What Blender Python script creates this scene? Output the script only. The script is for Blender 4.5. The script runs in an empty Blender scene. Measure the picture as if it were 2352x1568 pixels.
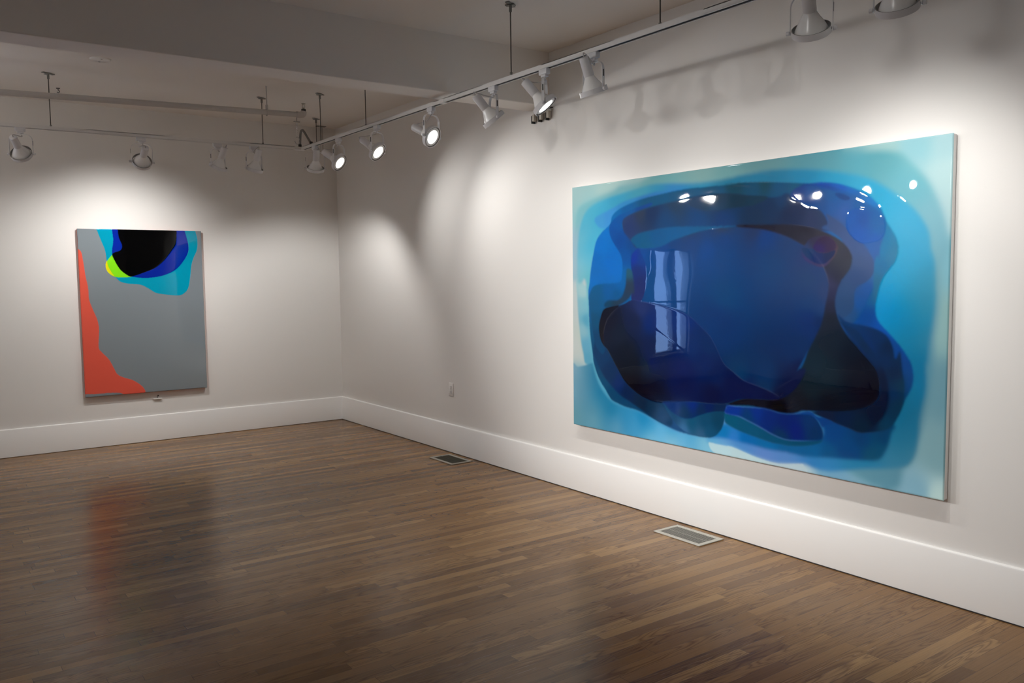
# Gallery corner: two glossy poured-resin paintings, track lighting, oak floor.
# Units are metres.  Room corner seen in the photo is the origin: wall_right is the plane x = 0,
# wall_back is the plane y = 0, the room lies at x < 0, y < 0, floor z = 0.
import bpy, bmesh, math, random
import numpy as np
from mathutils import Matrix, Vector

random.seed(4)
PI = math.pi
C = bpy.context.scene.collection
CEIL = 3.17
XL, YF = -6.6, -11.0          # left wall and front wall (behind the camera)

BLUE_LAYERS = [
 (None,
  '0.016,0.018,165,203,205 0.149,0.018,178,212,210 0.05,0.137,150,205,210 0.012,0.241,168,200,218 0.024,0.495,195,207,208 0.042,0.639,195,210,203 0.011,0.66,200,210,208 0.015,0.808,140,185,200 0.033,0.953,120,165,185 0.151,1.017,110,175,210 0.305,1.013,140,195,225 0.468,1.019,125,180,215 0.708,1.01,165,190,200 0.778,1.017,105,155,185 0.869,1.001,115,160,180 0.953,0.987,120,165,185 0.994,0.992,175,205,205 0.99,0.876,120,160,170 0.998,0.692,105,150,165 0.999,0.512,140,180,182 0.996,0.335,125,180,195 0.995,0.218,180,212,216 0.993,0.102,180,213,216 0.995,0.021,170,207,213 0.933,0.021,148,198,207 0.807,0.01,125,180,190 0.788,0,150,192,192 0.876,0.023,160,198,198 0.662,0.025,105,155,165 0.495,0.042,130,175,175 0.368,0.047,140,180,180 0.271,0.042,165,200,200', 1, 0, 1),
 ('-0.0015,0.3726 0.0038,0.3135 0.0011,0.2613 0.0056,0.2097 0.0141,0.1586 0.0192,0.111 0.0343,0.0819 0.08,0.06 0.121,0.045 0.1608,0.0337 0.1876,0.0186 0.2482,0.0168 0.276,0.0052 0.3032,-0.003 0.3916,-0.0133 0.6017,-0.0167 0.7388,-0.0076 0.7855,-0.0039 0.7996,0.006 0.8169,0.0145 0.8372,0.0189 0.8603,0.02 0.8813,0.0238 0.9004,0.0319 0.9114,0.0403 0.924,0.0585 0.9397,0.0839 0.9521,0.1039 0.9629,0.1281 0.98,0.1796 0.9895,0.2186 0.9946,0.2525 0.9984,0.2975 0.9862,0.3555 0.9862,0.4236 0.9819,0.4923 0.9776,0.5617 0.9765,0.6452 0.9667,0.7381 0.9547,0.8355 0.9317,0.9218 0.8216,0.9708 0.112,0.4162 0.0172,0.3899',
  '0.011,0.124,128,195,205 0.011,0.227,160,195,212 0.011,0.348,165,195,210 0.064,0.072,125,190,200 0.202,0.026,125,185,195 0.314,0.014,110,170,175 0.465,0.01,130,172,172 0.504,0.026,110,165,170 0.613,0.021,105,155,162 0.749,0.038,85,160,175 0.739,0.028,90,150,165 0.828,0.052,82,165,185 0.861,0.031,88,158,170 0.893,0.058,92,162,172 0.91,0.107,105,178,195 0.939,0.066,125,185,190 0.933,0.133,110,182,198 0.972,0.206,130,185,200 0.985,0.274,125,180,198 0.981,0.31,115,170,185 0.983,0.401,120,165,175 0.978,0.516,100,150,170 0.977,0.608,90,145,168 0.973,0.643,85,140,160 0.969,0.769,80,130,150 0.951,0.868,85,135,155 0.047,0.393,110,180,195', 4.5, 0.0006, 1),
 ('0.0172,0.3846 0.0192,0.454 0.0222,0.5235 0.0272,0.5859 0.0338,0.6447 0.0422,0.6926 0.0522,0.735 0.0899,0.7249 0.0898,0.588 0.0736,0.4525 0.0703,0.4219 0.0473,0.4051',
  '0.041,0.436,165,205,210 0.031,0.488,135,190,205 0.047,0.488,125,190,208 0.041,0.592,140,190,205 0.057,0.556,85,165,195 0.057,0.66,100,170,200 0.064,0.711,90,165,195', 2, 0, 1),
 ('-0.0038,0.7561 0.0202,0.75 0.0472,0.7412 0.0834,0.7271 0.1187,0.7351 0.1748,0.8278 0.2635,0.8774 0.3862,0.9337 0.4738,0.9406 0.4884,0.9668 0.503,1.0046 0.3996,1.0002 -0.0008,1.0054',
  '0.007,0.764,150,185,205 0.03,0.782,105,160,185 0.005,0.857,135,180,200 0.03,0.853,92,148,175 0.006,0.964,105,160,175 0.08,0.92,85,148,175 0.08,0.966,110,165,185 0.175,0.972,105,160,190 0.235,0.955,85,160,205 0.292,0.988,155,205,225 0.36,0.993,165,205,215 0.32,0.962,100,180,220 0.399,0.971,105,175,215 0.462,0.977,125,185,210 0.064,0.777,70,140,170 0.087,0.774,10,110,160 0.119,0.831,8,110,160 0.113,0.873,45,135,175 0.15,0.9,10,115,165 0.205,0.939,25,130,185 0.264,0.926,0,115,180 0.292,0.946,20,130,190 0.36,0.943,20,130,190 0.412,0.949,60,150,200', 1.5, 0.0004, 1),
 ('0.0556,0.4034 0.0374,0.3984 0.0223,0.3934 0.0207,0.3311 0.0214,0.2622 0.0259,0.2006 0.0359,0.1534 0.0508,0.114 0.08,0.0833 0.1365,0.0616 0.1847,0.0512 0.2313,0.0411 0.2871,0.0314 0.3407,0.0342 0.4169,0.0447 0.4885,0.0474 0.5538,0.0407 0.5041,0.0427 0.5706,0.0386 0.6127,0.0356 0.6534,0.0371 0.7118,0.0462 0.7672,0.0606 0.8199,0.082 0.785,0.0649 0.8284,0.0848 0.862,0.1075 0.8834,0.1292 0.9028,0.1504 0.9345,0.1931 0.9517,0.2268 0.9629,0.2618 0.9675,0.3076 0.9708,0.3212 0.9753,0.3554 0.9773,0.4467 0.9729,0.5159 0.9682,0.5742 0.9658,0.6328 0.9631,0.6137 0.9647,0.6915 0.9554,0.7719 0.9526,0.836 0.9436,0.8958 0.9212,0.928 0.8445,0.9545 0.7859,0.9787 0.7488,0.9826 0.7231,0.975 0.7197,0.9751 0.6701,0.9865 0.6455,0.9894 0.603,0.9829 0.57,0.9732 0.536,0.9632 0.4701,0.9652 0.4618,0.951 0.412,0.9493 0.36,0.9429 0.3058,0.9234 0.2521,0.8959 0.1441,0.8669 0.0802,0.7282',
  '0.047,0.168,85,185,218 0.034,0.211,120,192,212 0.074,0.247,60,175,215 0.057,0.298,95,185,215 0.031,0.331,140,198,215 0.031,0.383,130,190,205 0.064,0.383,85,180,195 0.09,0.104,85,185,212 0.173,0.064,60,165,205 0.26,0.049,75,165,190 0.112,0.133,60,172,220 0.314,0.044,45,145,185 0.465,0.057,45,143,182 0.354,0.055,45,130,195 0.504,0.054,25,115,150 0.634,0.053,10,112,155 0.633,0.039,50,135,170 0.712,0.07,10,125,170 0.712,0.053,40,140,185 0.785,0.076,45,155,195 0.785,0.093,20,150,195 0.829,0.101,55,165,205 0.846,0.127,30,160,205 0.871,0.173,20,165,210 0.895,0.175,60,170,212 0.927,0.213,65,172,212 0.928,0.248,60,168,210 0.951,0.284,75,165,200 0.922,0.306,35,158,205 0.929,0.332,45,155,200 0.914,0.355,20,155,205 0.891,0.402,0,152,203 0.884,0.45,0,142,205 0.873,0.475,0,140,205 0.909,0.497,5,128,182 0.933,0.543,5,122,165 0.953,0.401,50,145,185 0.954,0.448,45,132,168 0.971,0.401,75,150,175 0.964,0.563,65,130,160 0.971,0.447,60,138,165 0.944,0.612,5,110,150 0.951,0.647,5,105,150 0.929,0.784,5,95,135 0.92,0.86,10,100,140 0.946,0.806,40,112,145 0.935,0.879,70,128,152 0.91,0.912,60,125,155 0.844,0.937,10,105,155 0.844,0.949,55,130,165 0.761,0.971,45,128,180 0.736,0.961,15,105,170 0.513,0.94,100,150,205 0.558,0.946,65,125,190 0.624,0.971,90,125,190 0.686,0.966,85,125,185 0.712,0.967,85,130,190 0.744,0.952,50,115,175 0.489,0.954,85,165,205', 3, 0.0005, 1),
 ('0.4713,0.9664 0.494,0.9642 0.5199,0.9644 0.536,0.9632 0.57,0.9732 0.603,0.9829 0.6455,0.9894 0.6701,0.9871 0.7119,0.9752 0.7193,0.9793 0.7212,1.0003 0.6246,1.0023 0.5004,1.0021',
  '0.489,0.984,172,205,215 0.581,0.986,172,200,208 0.686,0.993,168,190,200', 1, 0, 1),
 ('0.0912,0.1512 0.0928,0.1346 0.118,0.1203 0.1609,0.1017 0.1966,0.083 0.2597,0.0682 0.3144,0.0595 0.3668,0.0616 0.4171,0.0695 0.3669,0.081 0.2599,0.115 0.1731,0.1708 0.1274,0.1805 0.1055,0.1723',
  '0.112,0.146,70,158,222 0.143,0.136,65,150,225 0.203,0.09,50,140,210 0.287,0.071,45,120,195 0.341,0.063,45,125,195', 2, 0, 0.9),
 ('0.469,0.9447 0.4974,0.9141 0.5167,0.8859 0.5579,0.8969 0.6445,0.9158 0.7147,0.9064 0.7617,0.8709 0.7607,0.8082 0.8416,0.7961 0.906,0.8052 0.9026,0.832 0.8975,0.866 0.8904,0.8941 0.882,0.9129 0.8666,0.9232 0.8209,0.9316 0.773,0.939 0.7227,0.9482 0.6756,0.9465 0.6345,0.949 0.5916,0.9446 0.5471,0.9415 0.5126,0.9398 0.4771,0.9455',
  '0.519,0.918,10,110,175 0.58,0.929,5,95,165 0.536,0.931,45,115,190 0.624,0.943,10,95,155 0.686,0.941,12,85,140 0.744,0.918,5,85,140 0.817,0.899,5,65,122 0.78,0.856,5,62,125 0.784,0.85,5,58,120 0.843,0.863,5,55,105 0.82,0.903,5,60,115 0.773,0.922,5,75,125 0.866,0.907,12,72,105 0.887,0.852,5,58,100 0.884,0.886,10,72,108', 2.5, 0.0004, 1),
 ('0.0638,0.4341 0.0687,0.3999 0.0736,0.3489 0.08,0.305 0.0864,0.2715 0.0928,0.2382 0.1023,0.2153 0.1212,0.19 0.1489,0.1641 0.155,0.1368 0.173,0.1158 0.2084,0.097 0.2597,0.0806 0.3144,0.0717 0.3922,0.0634 0.4653,0.0642 0.5541,0.0663 0.5043,0.061 0.5601,0.0639 0.6132,0.0704 0.6738,0.0814 0.7219,0.0913 0.7404,0.0913 0.7605,0.094 0.7856,0.1017 0.812,0.1162 0.8377,0.134 0.853,0.1505 0.8698,0.1774 0.8784,0.202 0.8836,0.2214 0.8937,0.2457 0.9037,0.2723 0.9081,0.2984 0.9077,0.2911 0.9077,0.3123 0.9027,0.3381 0.8936,0.3569 0.8828,0.3784 0.8751,0.4024 0.8693,0.4388 0.8666,0.468 0.8688,0.4971 0.8757,0.5161 0.8891,0.5368 0.9056,0.5618 0.922,0.5911 0.9335,0.6183 0.9292,0.6022 0.9381,0.6327 0.9412,0.6638 0.9384,0.696 0.9277,0.7297 0.9219,0.7533 0.914,0.7807 0.9049,0.8054 0.8997,0.8163 0.8826,0.8302 0.8425,0.8436 0.8192,0.8366 0.7808,0.8219 0.7459,0.8025 0.7179,0.8047 0.6946,0.8159 0.6937,0.8169 0.6637,0.8204 0.6221,0.8136 0.557,0.8194 0.5229,0.8217 0.5163,0.8479 0.5153,0.8657 0.5076,0.9026 0.4961,0.929 0.4747,0.9454 0.469,0.9462 0.4371,0.9494 0.3732,0.943 0.3058,0.917 0.2492,0.8939 0.2052,0.8872 0.175,0.878 0.1503,0.8658 0.1283,0.8289 0.1125,0.8042 0.0964,0.769 0.0834,0.7226 0.0802,0.6917 0.072,0.6238 0.0671,0.5554 0.0654,0.4869',
  '0.112,0.233,0,112,202 0.127,0.2,0,115,205 0.161,0.317,0,105,195 0.093,0.315,0,105,190 0.08,0.417,0,108,195 0.08,0.486,0,92,152 0.074,0.521,0,90,150 0.08,0.589,0,82,128 0.09,0.673,0,75,120 0.112,0.688,5,60,110 0.119,0.786,5,72,112 0.16,0.847,5,65,105 0.205,0.872,8,62,102 0.306,0.895,5,60,100 0.36,0.915,10,65,115 0.473,0.896,10,70,105 0.497,0.92,10,75,110 0.173,0.132,0,110,185 0.203,0.109,0,98,168 0.287,0.087,5,85,130 0.417,0.075,0,82,125 0.534,0.076,5,65,90 0.505,0.082,0,78,118 0.527,0.068,5,68,90 0.592,0.085,0,75,112 0.613,0.074,3,68,88 0.654,0.101,0,78,122 0.693,0.093,5,85,120 0.713,0.114,0,55,130 0.75,0.097,5,70,170 0.795,0.113,5,85,185 0.812,0.118,0,100,185 0.86,0.164,0,115,195 0.741,0.134,5,75,140 0.813,0.154,5,90,160 0.864,0.196,5,100,165 0.881,0.269,0,110,165 0.896,0.269,30,120,165 0.901,0.317,35,120,160 0.89,0.331,30,115,160 0.901,0.307,32,115,155 0.876,0.306,0,112,168 0.88,0.342,5,100,155 0.866,0.427,35,100,135 0.867,0.403,20,100,140 0.851,0.427,0,75,150 0.852,0.501,0,65,140 0.877,0.523,5,75,165 0.919,0.603,5,65,140 0.928,0.638,5,60,130 0.932,0.649,5,65,130 0.935,0.681,5,62,125 0.916,0.684,5,50,80 0.914,0.765,0,55,85 0.887,0.813,5,55,90 0.842,0.83,5,45,80 0.795,0.82,5,45,90', 1.3, 0.0012, 1),
 ('0.0834,0.6848 0.0964,0.721 0.1124,0.7564 0.1314,0.7876 0.1626,0.8231 0.187,0.8457 0.2229,0.8656 0.2635,0.8904 0.2918,0.9071 0.3332,0.9269 0.3599,0.9272 0.3596,0.8835 0.3327,0.848 0.2915,0.8462 0.2489,0.8281 0.2048,0.7896 0.1746,0.7377 0.1375,0.6652 0.1059,0.6142 0.0899,0.6361',
  '0.112,0.702,4,55,100 0.144,0.765,5,45,88 0.181,0.803,5,40,98 0.205,0.829,3,32,72 0.263,0.861,4,32,60 0.292,0.872,4,42,72 0.333,0.895,6,52,88', 1.5, 0, 1),
 ('0.1489,0.1657 0.1459,0.1949 0.1552,0.2283 0.1734,0.2618 0.1854,0.2834 0.1929,0.3176 0.1916,0.3662 0.1797,0.3956 0.112,0.4022 0.0833,0.4133 0.0703,0.4407 0.0687,0.4526 0.072,0.5208 0.0801,0.5888 0.0931,0.656 0.1187,0.6873 0.1281,0.6524 0.1123,0.6201 0.1059,0.58 0.1185,0.5184 0.174,0.4891 0.2214,0.4644 0.2613,0.4154 0.2889,0.3524 0.2886,0.3041 0.2884,0.2667 0.2493,0.2666 0.2029,0.1988 0.191,0.169 0.2201,0.1363 0.2876,0.1116 0.2875,0.0993 0.2085,0.1225 0.1731,0.1385',
  '0.173,0.164,5,88,172 0.161,0.202,5,80,165 0.179,0.236,8,72,152 0.232,0.255,10,70,140 0.203,0.302,5,78,155 0.217,0.12,5,92,168 0.26,0.112,5,72,150 0.198,0.366,0,92,162 0.096,0.435,0,88,140 0.093,0.486,0,85,135 0.143,0.424,0,88,155 0.18,0.4,0,92,165 0.174,0.443,5,82,140 0.093,0.554,5,78,120 0.096,0.622,5,65,110', 1.2, 0.0003, 1),
 ('0.1934,0.1788 0.1934,0.1595 0.1998,0.1473 0.2201,0.1347 0.2599,0.1212 0.3093,0.1108 0.3671,0.1019 0.4124,0.0953 0.4537,0.0914 0.5005,0.0942 0.5546,0.1021 0.4932,0.092 0.5385,0.0989 0.5714,0.1084 0.6138,0.1175 0.6345,0.1231 0.6546,0.1222 0.6744,0.1167 0.7136,0.1599 0.7324,0.1669 0.7474,0.176 0.7605,0.1999 0.7663,0.223 0.763,0.2404 0.6761,0.2347 0.5465,0.2151 0.435,0.2043 0.5132,0.2169 0.3934,0.2146 0.2882,0.2356 0.2465,0.2665 0.2205,0.2319 0.2,0.2018',
  '0.209,0.174,35,58,112 0.203,0.157,45,68,115 0.288,0.133,20,50,95 0.26,0.127,45,62,90 0.342,0.169,15,65,115 0.466,0.122,25,60,100 0.442,0.174,10,65,120 0.367,0.105,30,62,95 0.505,0.116,12,50,80 0.506,0.181,8,55,110 0.635,0.152,5,45,85 0.655,0.133,3,55,100 0.675,0.182,15,38,75 0.695,0.168,18,40,80 0.733,0.2,35,50,90 0.751,0.189,32,55,92 0.594,0.191,12,45,80', 1.5, 0.0005, 1),
 ('0.2234,0.232 0.2462,0.2112 0.2881,0.2014 0.3417,0.1945 0.3932,0.1953 0.4666,0.2016 0.5357,0.2072 0.4827,0.202 0.5464,0.2073 0.4828,0.2135 0.4351,0.2189 0.3935,0.2325 0.3578,0.2455 0.3263,0.2622 0.2884,0.2683 0.2493,0.2666 0.2379,0.255',
  '0.246,0.24,5,85,135 0.261,0.259,10,85,130 0.368,0.213,5,85,142 0.49,0.207,8,85,138 0.315,0.228,8,82,138 0.471,0.205,10,85,135', 1.3, 0.0003, 1),
 ('0.41,0.1038 0.4173,0.0973 0.4537,0.0914 0.5119,0.0956 0.434,0.0935 0.4932,0.092 0.5385,0.0995 0.5714,0.1089 0.6242,0.1213 0.5932,0.1408 0.561,0.1443 0.5279,0.1451 0.4937,0.1474 0.4704,0.148 0.4344,0.1401 0.5125,0.1505 0.4661,0.1445 0.4299,0.1352 0.4101,0.12',
  '0.43,0.115,28,62,98 0.489,0.11,25,58,88 0.482,0.102,10,48,68 0.55,0.121,8,48,72 0.482,0.139,30,68,105 0.593,0.129,5,52,78', 1.2, 0, 1),
 ('0.6802,0.1161 0.6955,0.1002 0.722,0.0965 0.7499,0.1073 0.7949,0.1303 0.8467,0.1702 0.8719,0.199 0.8811,0.2188 0.8811,0.2568 0.8737,0.2922 0.8712,0.3324 0.8686,0.3182 0.8625,0.3421 0.8615,0.3784 0.8606,0.4148 0.8496,0.4493 0.8434,0.4765 0.8185,0.5227 0.7939,0.517 0.7843,0.4796 0.7853,0.434 0.7953,0.396 0.8121,0.3611 0.8176,0.329 0.8076,0.2991 0.7949,0.2737 0.8082,0.2894 0.783,0.2533 0.7519,0.2312 0.7663,0.2196 0.7641,0.1993 0.7473,0.1725 0.7229,0.1548 0.6844,0.1352',
  '0.703,0.12,5,55,130 0.723,0.151,8,62,130 0.722,0.124,8,78,148 0.713,0.144,8,62,130 0.751,0.16,20,75,140 0.778,0.163,22,85,158 0.796,0.19,38,88,165 0.777,0.138,8,85,150 0.849,0.303,30,92,168 0.779,0.226,50,78,128 0.824,0.302,50,78,128 0.847,0.175,8,92,162 0.839,0.177,8,85,155 0.84,0.3,35,90,165 0.832,0.342,50,78,122 0.825,0.378,35,68,118 0.8,0.454,34,68,112 0.809,0.491,30,72,122 0.851,0.415,15,78,152 0.834,0.452,12,76,148 0.865,0.378,25,95,155 0.851,0.452,12,74,145', 1.4, 0.0004, 1),
 ('0.7603,0.1889 0.775,0.2027 0.7966,0.2268 0.8232,0.2655 0.8406,0.2859 0.8544,0.3107 0.8399,0.2905 0.8554,0.3178 0.8612,0.3421 0.8598,0.3736 0.8469,0.3955 0.8285,0.4105 0.8229,0.4329 0.8227,0.4652 0.8179,0.4853 0.8007,0.5039 0.7899,0.4919 0.7842,0.4745 0.7853,0.434 0.7953,0.396 0.8121,0.3611 0.8176,0.329 0.8076,0.2991 0.7949,0.2737 0.7974,0.2715 0.783,0.2533 0.7664,0.2297 0.7643,0.2069',
  '0.775,0.215,48,76,126 0.815,0.277,52,80,132 0.841,0.303,52,82,135 0.832,0.329,50,78,124 0.825,0.383,36,68,118 0.803,0.418,38,72,118 0.804,0.466,34,68,112', 1, 0, 1),
 ('0.8035,0.2199 0.8056,0.1955 0.8132,0.1839 0.8268,0.1791 0.8437,0.1844 0.8637,0.1983 0.877,0.2137 0.8822,0.2331 0.8811,0.2568 0.8717,0.2753 0.8571,0.2806 0.8354,0.282 0.8181,0.2652 0.8065,0.2424',
  '0.814,0.216,8,82,168 0.839,0.218,12,75,155 0.864,0.22,8,90,160 0.832,0.254,10,82,172 0.873,0.244,5,92,160 0.865,0.275,12,85,175', 1, 0.0012, 1),
 ('0.7791,0.1314 0.7879,0.1287 0.802,0.1361 0.8108,0.1474 0.8057,0.1537 0.7935,0.1504 0.7846,0.1415',
  '0.795,0.14,8,66,132', 1, 0, 1),
 ('0.722,0.0965 0.7461,0.0979 0.7769,0.1108 0.8123,0.1349 0.8467,0.1678 0.8702,0.1965 0.8795,0.2163 0.8636,0.1935 0.8298,0.1588 0.7879,0.1295 0.7499,0.1073',
  '0.759,0.106,8,65,140 0.812,0.14,8,85,155 0.855,0.183,8,92,165', 1, 0, 0.6),
 ('0.79,0.4995 0.8044,0.5112 0.8185,0.519 0.8443,0.5245 0.8695,0.5336 0.8894,0.5513 0.9013,0.5814 0.9068,0.6169 0.9155,0.5943 0.9209,0.651 0.9248,0.6887 0.9245,0.7271 0.9199,0.7601 0.908,0.7998 0.8997,0.8163 0.8826,0.8302 0.8425,0.8436 0.8192,0.8366 0.7808,0.8219 0.7358,0.8028 0.8182,0.7808 0.8632,0.7451 0.8385,0.6297',
  '0.815,0.54,4,48,98 0.836,0.564,4,45,95 0.854,0.587,5,42,95 0.878,0.56,4,42,88 0.893,0.582,3,32,65 0.9,0.618,4,38,70 0.894,0.623,5,38,85 0.903,0.654,4,32,65 0.906,0.718,5,40,82 0.919,0.699,5,48,75 0.918,0.748,3,45,72 0.887,0.813,5,52,82 0.864,0.811,3,25,52 0.819,0.815,5,32,65 0.783,0.809,12,28,58', 1.4, 0.0005, 1),
 ('0.7939,0.517 0.8099,0.5284 0.8292,0.5393 0.8468,0.57 0.8676,0.6071 0.8846,0.6392 0.8603,0.5908 0.8765,0.6281 0.8857,0.6529 0.8927,0.681 0.8963,0.7194 0.8947,0.7587 0.8841,0.7937 0.8647,0.8244 0.8425,0.8436 0.8145,0.8343 0.7808,0.8219 0.7459,0.8025 0.8182,0.7841 0.8634,0.755 0.8782,0.7161 0.8728,0.6678 0.8495,0.6118',
  '0.819,0.558,4,42,85 0.846,0.6,3,38,75 0.865,0.61,3,38,80 0.884,0.689,3,22,52 0.892,0.736,2,18,45 0.875,0.789,3,18,42 0.842,0.83,4,30,52 0.807,0.81,5,28,60 0.771,0.804,14,26,52', 1.6, 0, 1),
 ('0.5442,0.2071 0.615,0.2086 0.6659,0.2124 0.705,0.2198 0.7428,0.234 0.7795,0.259 0.8029,0.2851 0.8155,0.3128 0.8179,0.3326 0.8129,0.3598 0.7977,0.3896 0.797,0.391 0.7886,0.4188 0.7841,0.4492 0.7846,0.4745 0.7901,0.5046 0.8013,0.5366 0.8194,0.5702 0.8458,0.6097 0.8649,0.6419 0.8285,0.5843 0.8472,0.612 0.8657,0.6426 0.8752,0.674 0.878,0.7063 0.8752,0.733 0.8634,0.755 0.8412,0.7734 0.8065,0.7876 0.7582,0.7964 0.7153,0.8023 0.7131,0.8021 0.6937,0.8163 0.6637,0.8209 0.6327,0.8157 0.5791,0.8122 0.5229,0.8209 0.5567,0.7936 0.6422,0.7503 0.7016,0.6865 0.7289,0.5869 0.7452,0.43 0.7244,0.3011 0.6566,0.26',
  '0.615,0.217,22,22,42 0.676,0.235,28,30,48 0.715,0.232,28,28,45 0.715,0.253,38,40,58 0.752,0.245,42,42,58 0.798,0.305,42,47,68 0.789,0.279,48,50,62 0.807,0.342,40,47,65 0.798,0.341,38,44,62 0.808,0.316,42,45,60 0.788,0.379,32,38,60 0.776,0.429,34,40,75 0.774,0.404,45,48,85 0.777,0.475,30,35,60 0.776,0.505,25,33,46 0.784,0.581,15,28,42 0.82,0.615,8,18,34 0.838,0.638,6,12,26 0.744,0.659,14,34,48 0.768,0.673,12,30,42 0.84,0.696,5,10,25 0.863,0.719,3,5,18 0.77,0.777,9,13,24 0.732,0.731,14,28,38 0.707,0.785,16,22,32 0.601,0.797,16,17,28 0.663,0.807,2,2,8 0.693,0.787,22,25,36 0.713,0.786,16,18,26', 1.2, 0.0008, 1),
 ('0.2236,0.2895 0.2379,0.2741 0.2493,0.2666 0.2884,0.2683 0.3263,0.2622 0.3578,0.2455 0.3935,0.2325 0.4428,0.2179 0.4902,0.211 0.5357,0.2114 0.5465,0.2117 0.5942,0.2198 0.636,0.2334 0.6764,0.2545 0.7059,0.2782 0.7347,0.3077 0.7538,0.3414 0.7654,0.3797 0.7691,0.4097 0.7685,0.3989 0.768,0.4243 0.7624,0.4679 0.7575,0.5066 0.7506,0.5381 0.7346,0.5863 0.7163,0.6357 0.6977,0.6861 0.7055,0.6716 0.7207,0.6731 0.7022,0.7265 0.6829,0.7568 0.663,0.774 0.6426,0.7811 0.5897,0.7861 0.5567,0.7942 0.5229,0.8145 0.5067,0.8205 0.4639,0.8243 0.5426,0.8115 0.4726,0.8229 0.411,0.8285 0.3327,0.8464 0.2915,0.8462 0.2489,0.8281 0.2048,0.7896 0.1746,0.7377 0.1375,0.6652 0.1123,0.6303 0.1059,0.58 0.1122,0.5322 0.1247,0.5046 0.1496,0.4941 0.18,0.4862 0.2272,0.4642 0.2611,0.3838 0.2325,0.3519',
  '0.467,0.28,6,62,128 0.342,0.26,8,62,132 0.419,0.234,40,58,90 0.419,0.243,8,60,130 0.513,0.217,38,58,92 0.514,0.242,6,58,125 0.355,0.254,12,58,115 0.261,0.288,12,70,145 0.289,0.304,8,66,135 0.289,0.382,5,65,125 0.506,0.215,40,58,92 0.506,0.241,6,58,120 0.594,0.229,30,52,95 0.616,0.247,8,58,125 0.507,0.309,8,60,118 0.637,0.34,16,60,112 0.716,0.315,32,56,108 0.736,0.367,30,58,108 0.687,0.288,22,58,110 0.726,0.379,26,60,106 0.76,0.43,34,58,105 0.727,0.456,20,56,106 0.752,0.481,25,58,108 0.728,0.509,4,42,102 0.728,0.535,3,40,96 0.691,0.617,3,38,86 0.747,0.52,4,35,85 0.71,0.602,4,40,88 0.516,0.44,8,60,112 0.493,0.527,5,48,104 0.517,0.555,5,46,100 0.621,0.698,5,42,88 0.556,0.708,8,48,90 0.621,0.748,8,42,82 0.711,0.672,3,18,60 0.692,0.728,3,16,55 0.663,0.766,5,15,50 0.578,0.761,3,22,72 0.487,0.777,2,20,60 0.398,0.759,3,18,62 0.204,0.579,15,28,58 0.174,0.648,12,25,48', 1.2, 0.001, 1),
 ('0.2251,0.2959 0.2322,0.2802 0.2493,0.2666 0.2607,0.2907 0.2721,0.3225 0.2756,0.3539 0.2752,0.398 0.2712,0.4296 0.2615,0.4616 0.2474,0.4812 0.2301,0.482 0.2242,0.4467 0.2298,0.3984 0.2253,0.3503 0.2231,0.3183',
  '0.238,0.303,12,48,150 0.255,0.309,15,60,135 0.247,0.351,22,45,110 0.253,0.398,28,42,98 0.242,0.446,30,42,98', 1, 0.0004, 1),
 ('0.2092,0.3437 0.2238,0.3471 0.2297,0.3664 0.2342,0.4144 0.2329,0.4497 0.23,0.4352 0.2155,0.4582 0.2008,0.4723 0.18,0.4862 0.1496,0.4941 0.1279,0.4944 0.1263,0.4811 0.1434,0.4671 0.1739,0.4661 0.1919,0.4491 0.2036,0.4099 0.2064,0.3678',
  '0.218,0.36,35,85,110 0.224,0.415,38,56,82 0.215,0.416,38,56,78 0.198,0.449,28,56,85 0.174,0.478,30,55,78 0.137,0.479,8,62,95', 1.6, 0, 1),
 ('0.1249,0.6527 0.1224,0.6192 0.1248,0.5853 0.1373,0.5441 0.1619,0.5094 0.1979,0.4815 0.2272,0.4642 0.2615,0.4694 0.306,0.4771 0.37,0.4959 0.416,0.5206 0.4459,0.5513 0.4751,0.5873 0.4945,0.6292 0.5136,0.6764 0.5413,0.7043 0.562,0.7241 0.5781,0.733 0.6106,0.7431 0.6381,0.7551 0.6589,0.772 0.6426,0.7811 0.5897,0.7861 0.5567,0.7942 0.5229,0.8145 0.5067,0.8205 0.4639,0.8243 0.5426,0.8115 0.4726,0.8229 0.411,0.8285 0.3327,0.8464 0.2915,0.8462 0.2489,0.8281 0.2048,0.7896 0.1746,0.7377 0.1375,0.6652',
  '0.15,0.55,14,20,42 0.233,0.545,16,30,66 0.174,0.598,14,28,50 0.262,0.495,30,46,98 0.204,0.677,9,20,38 0.234,0.723,5,15,30 0.22,0.774,2,5,18 0.291,0.699,3,22,76 0.29,0.541,6,36,100 0.396,0.534,5,40,105 0.422,0.622,5,38,94 0.471,0.617,5,38,88 0.459,0.678,4,30,84 0.397,0.716,3,24,80 0.29,0.652,12,28,70 0.398,0.759,3,18,64 0.495,0.729,4,26,74 0.291,0.808,3,10,30 0.234,0.795,2,6,18 0.219,0.738,6,20,35 0.263,0.832,3,8,22 0.277,0.714,6,28,48 0.534,0.755,2,18,62 0.6,0.766,3,18,62 0.487,0.786,2,16,55 0.632,0.771,8,14,55', 1.1, 0.003, 1),
 ('0.1052,0.5868 0.1074,0.5595 0.1137,0.5321 0.1247,0.5046 0.1434,0.4944 0.18,0.4862 0.1619,0.5094 0.1373,0.5441 0.1255,0.5852 0.1224,0.6192 0.1249,0.6527 0.1123,0.6269',
  '0.119,0.552,12,15,34 0.15,0.503,12,18,36 0.112,0.603,16,18,30', 1.1, 0, 1),
 ('0.33,0.8469 0.3724,0.8358 0.411,0.8285 0.4726,0.8235 0.5243,0.8159 0.521,0.8297 0.5177,0.8464 0.4849,0.8531 0.4488,0.8711 0.4191,0.8895 0.391,0.8924 0.3596,0.8772',
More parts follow.
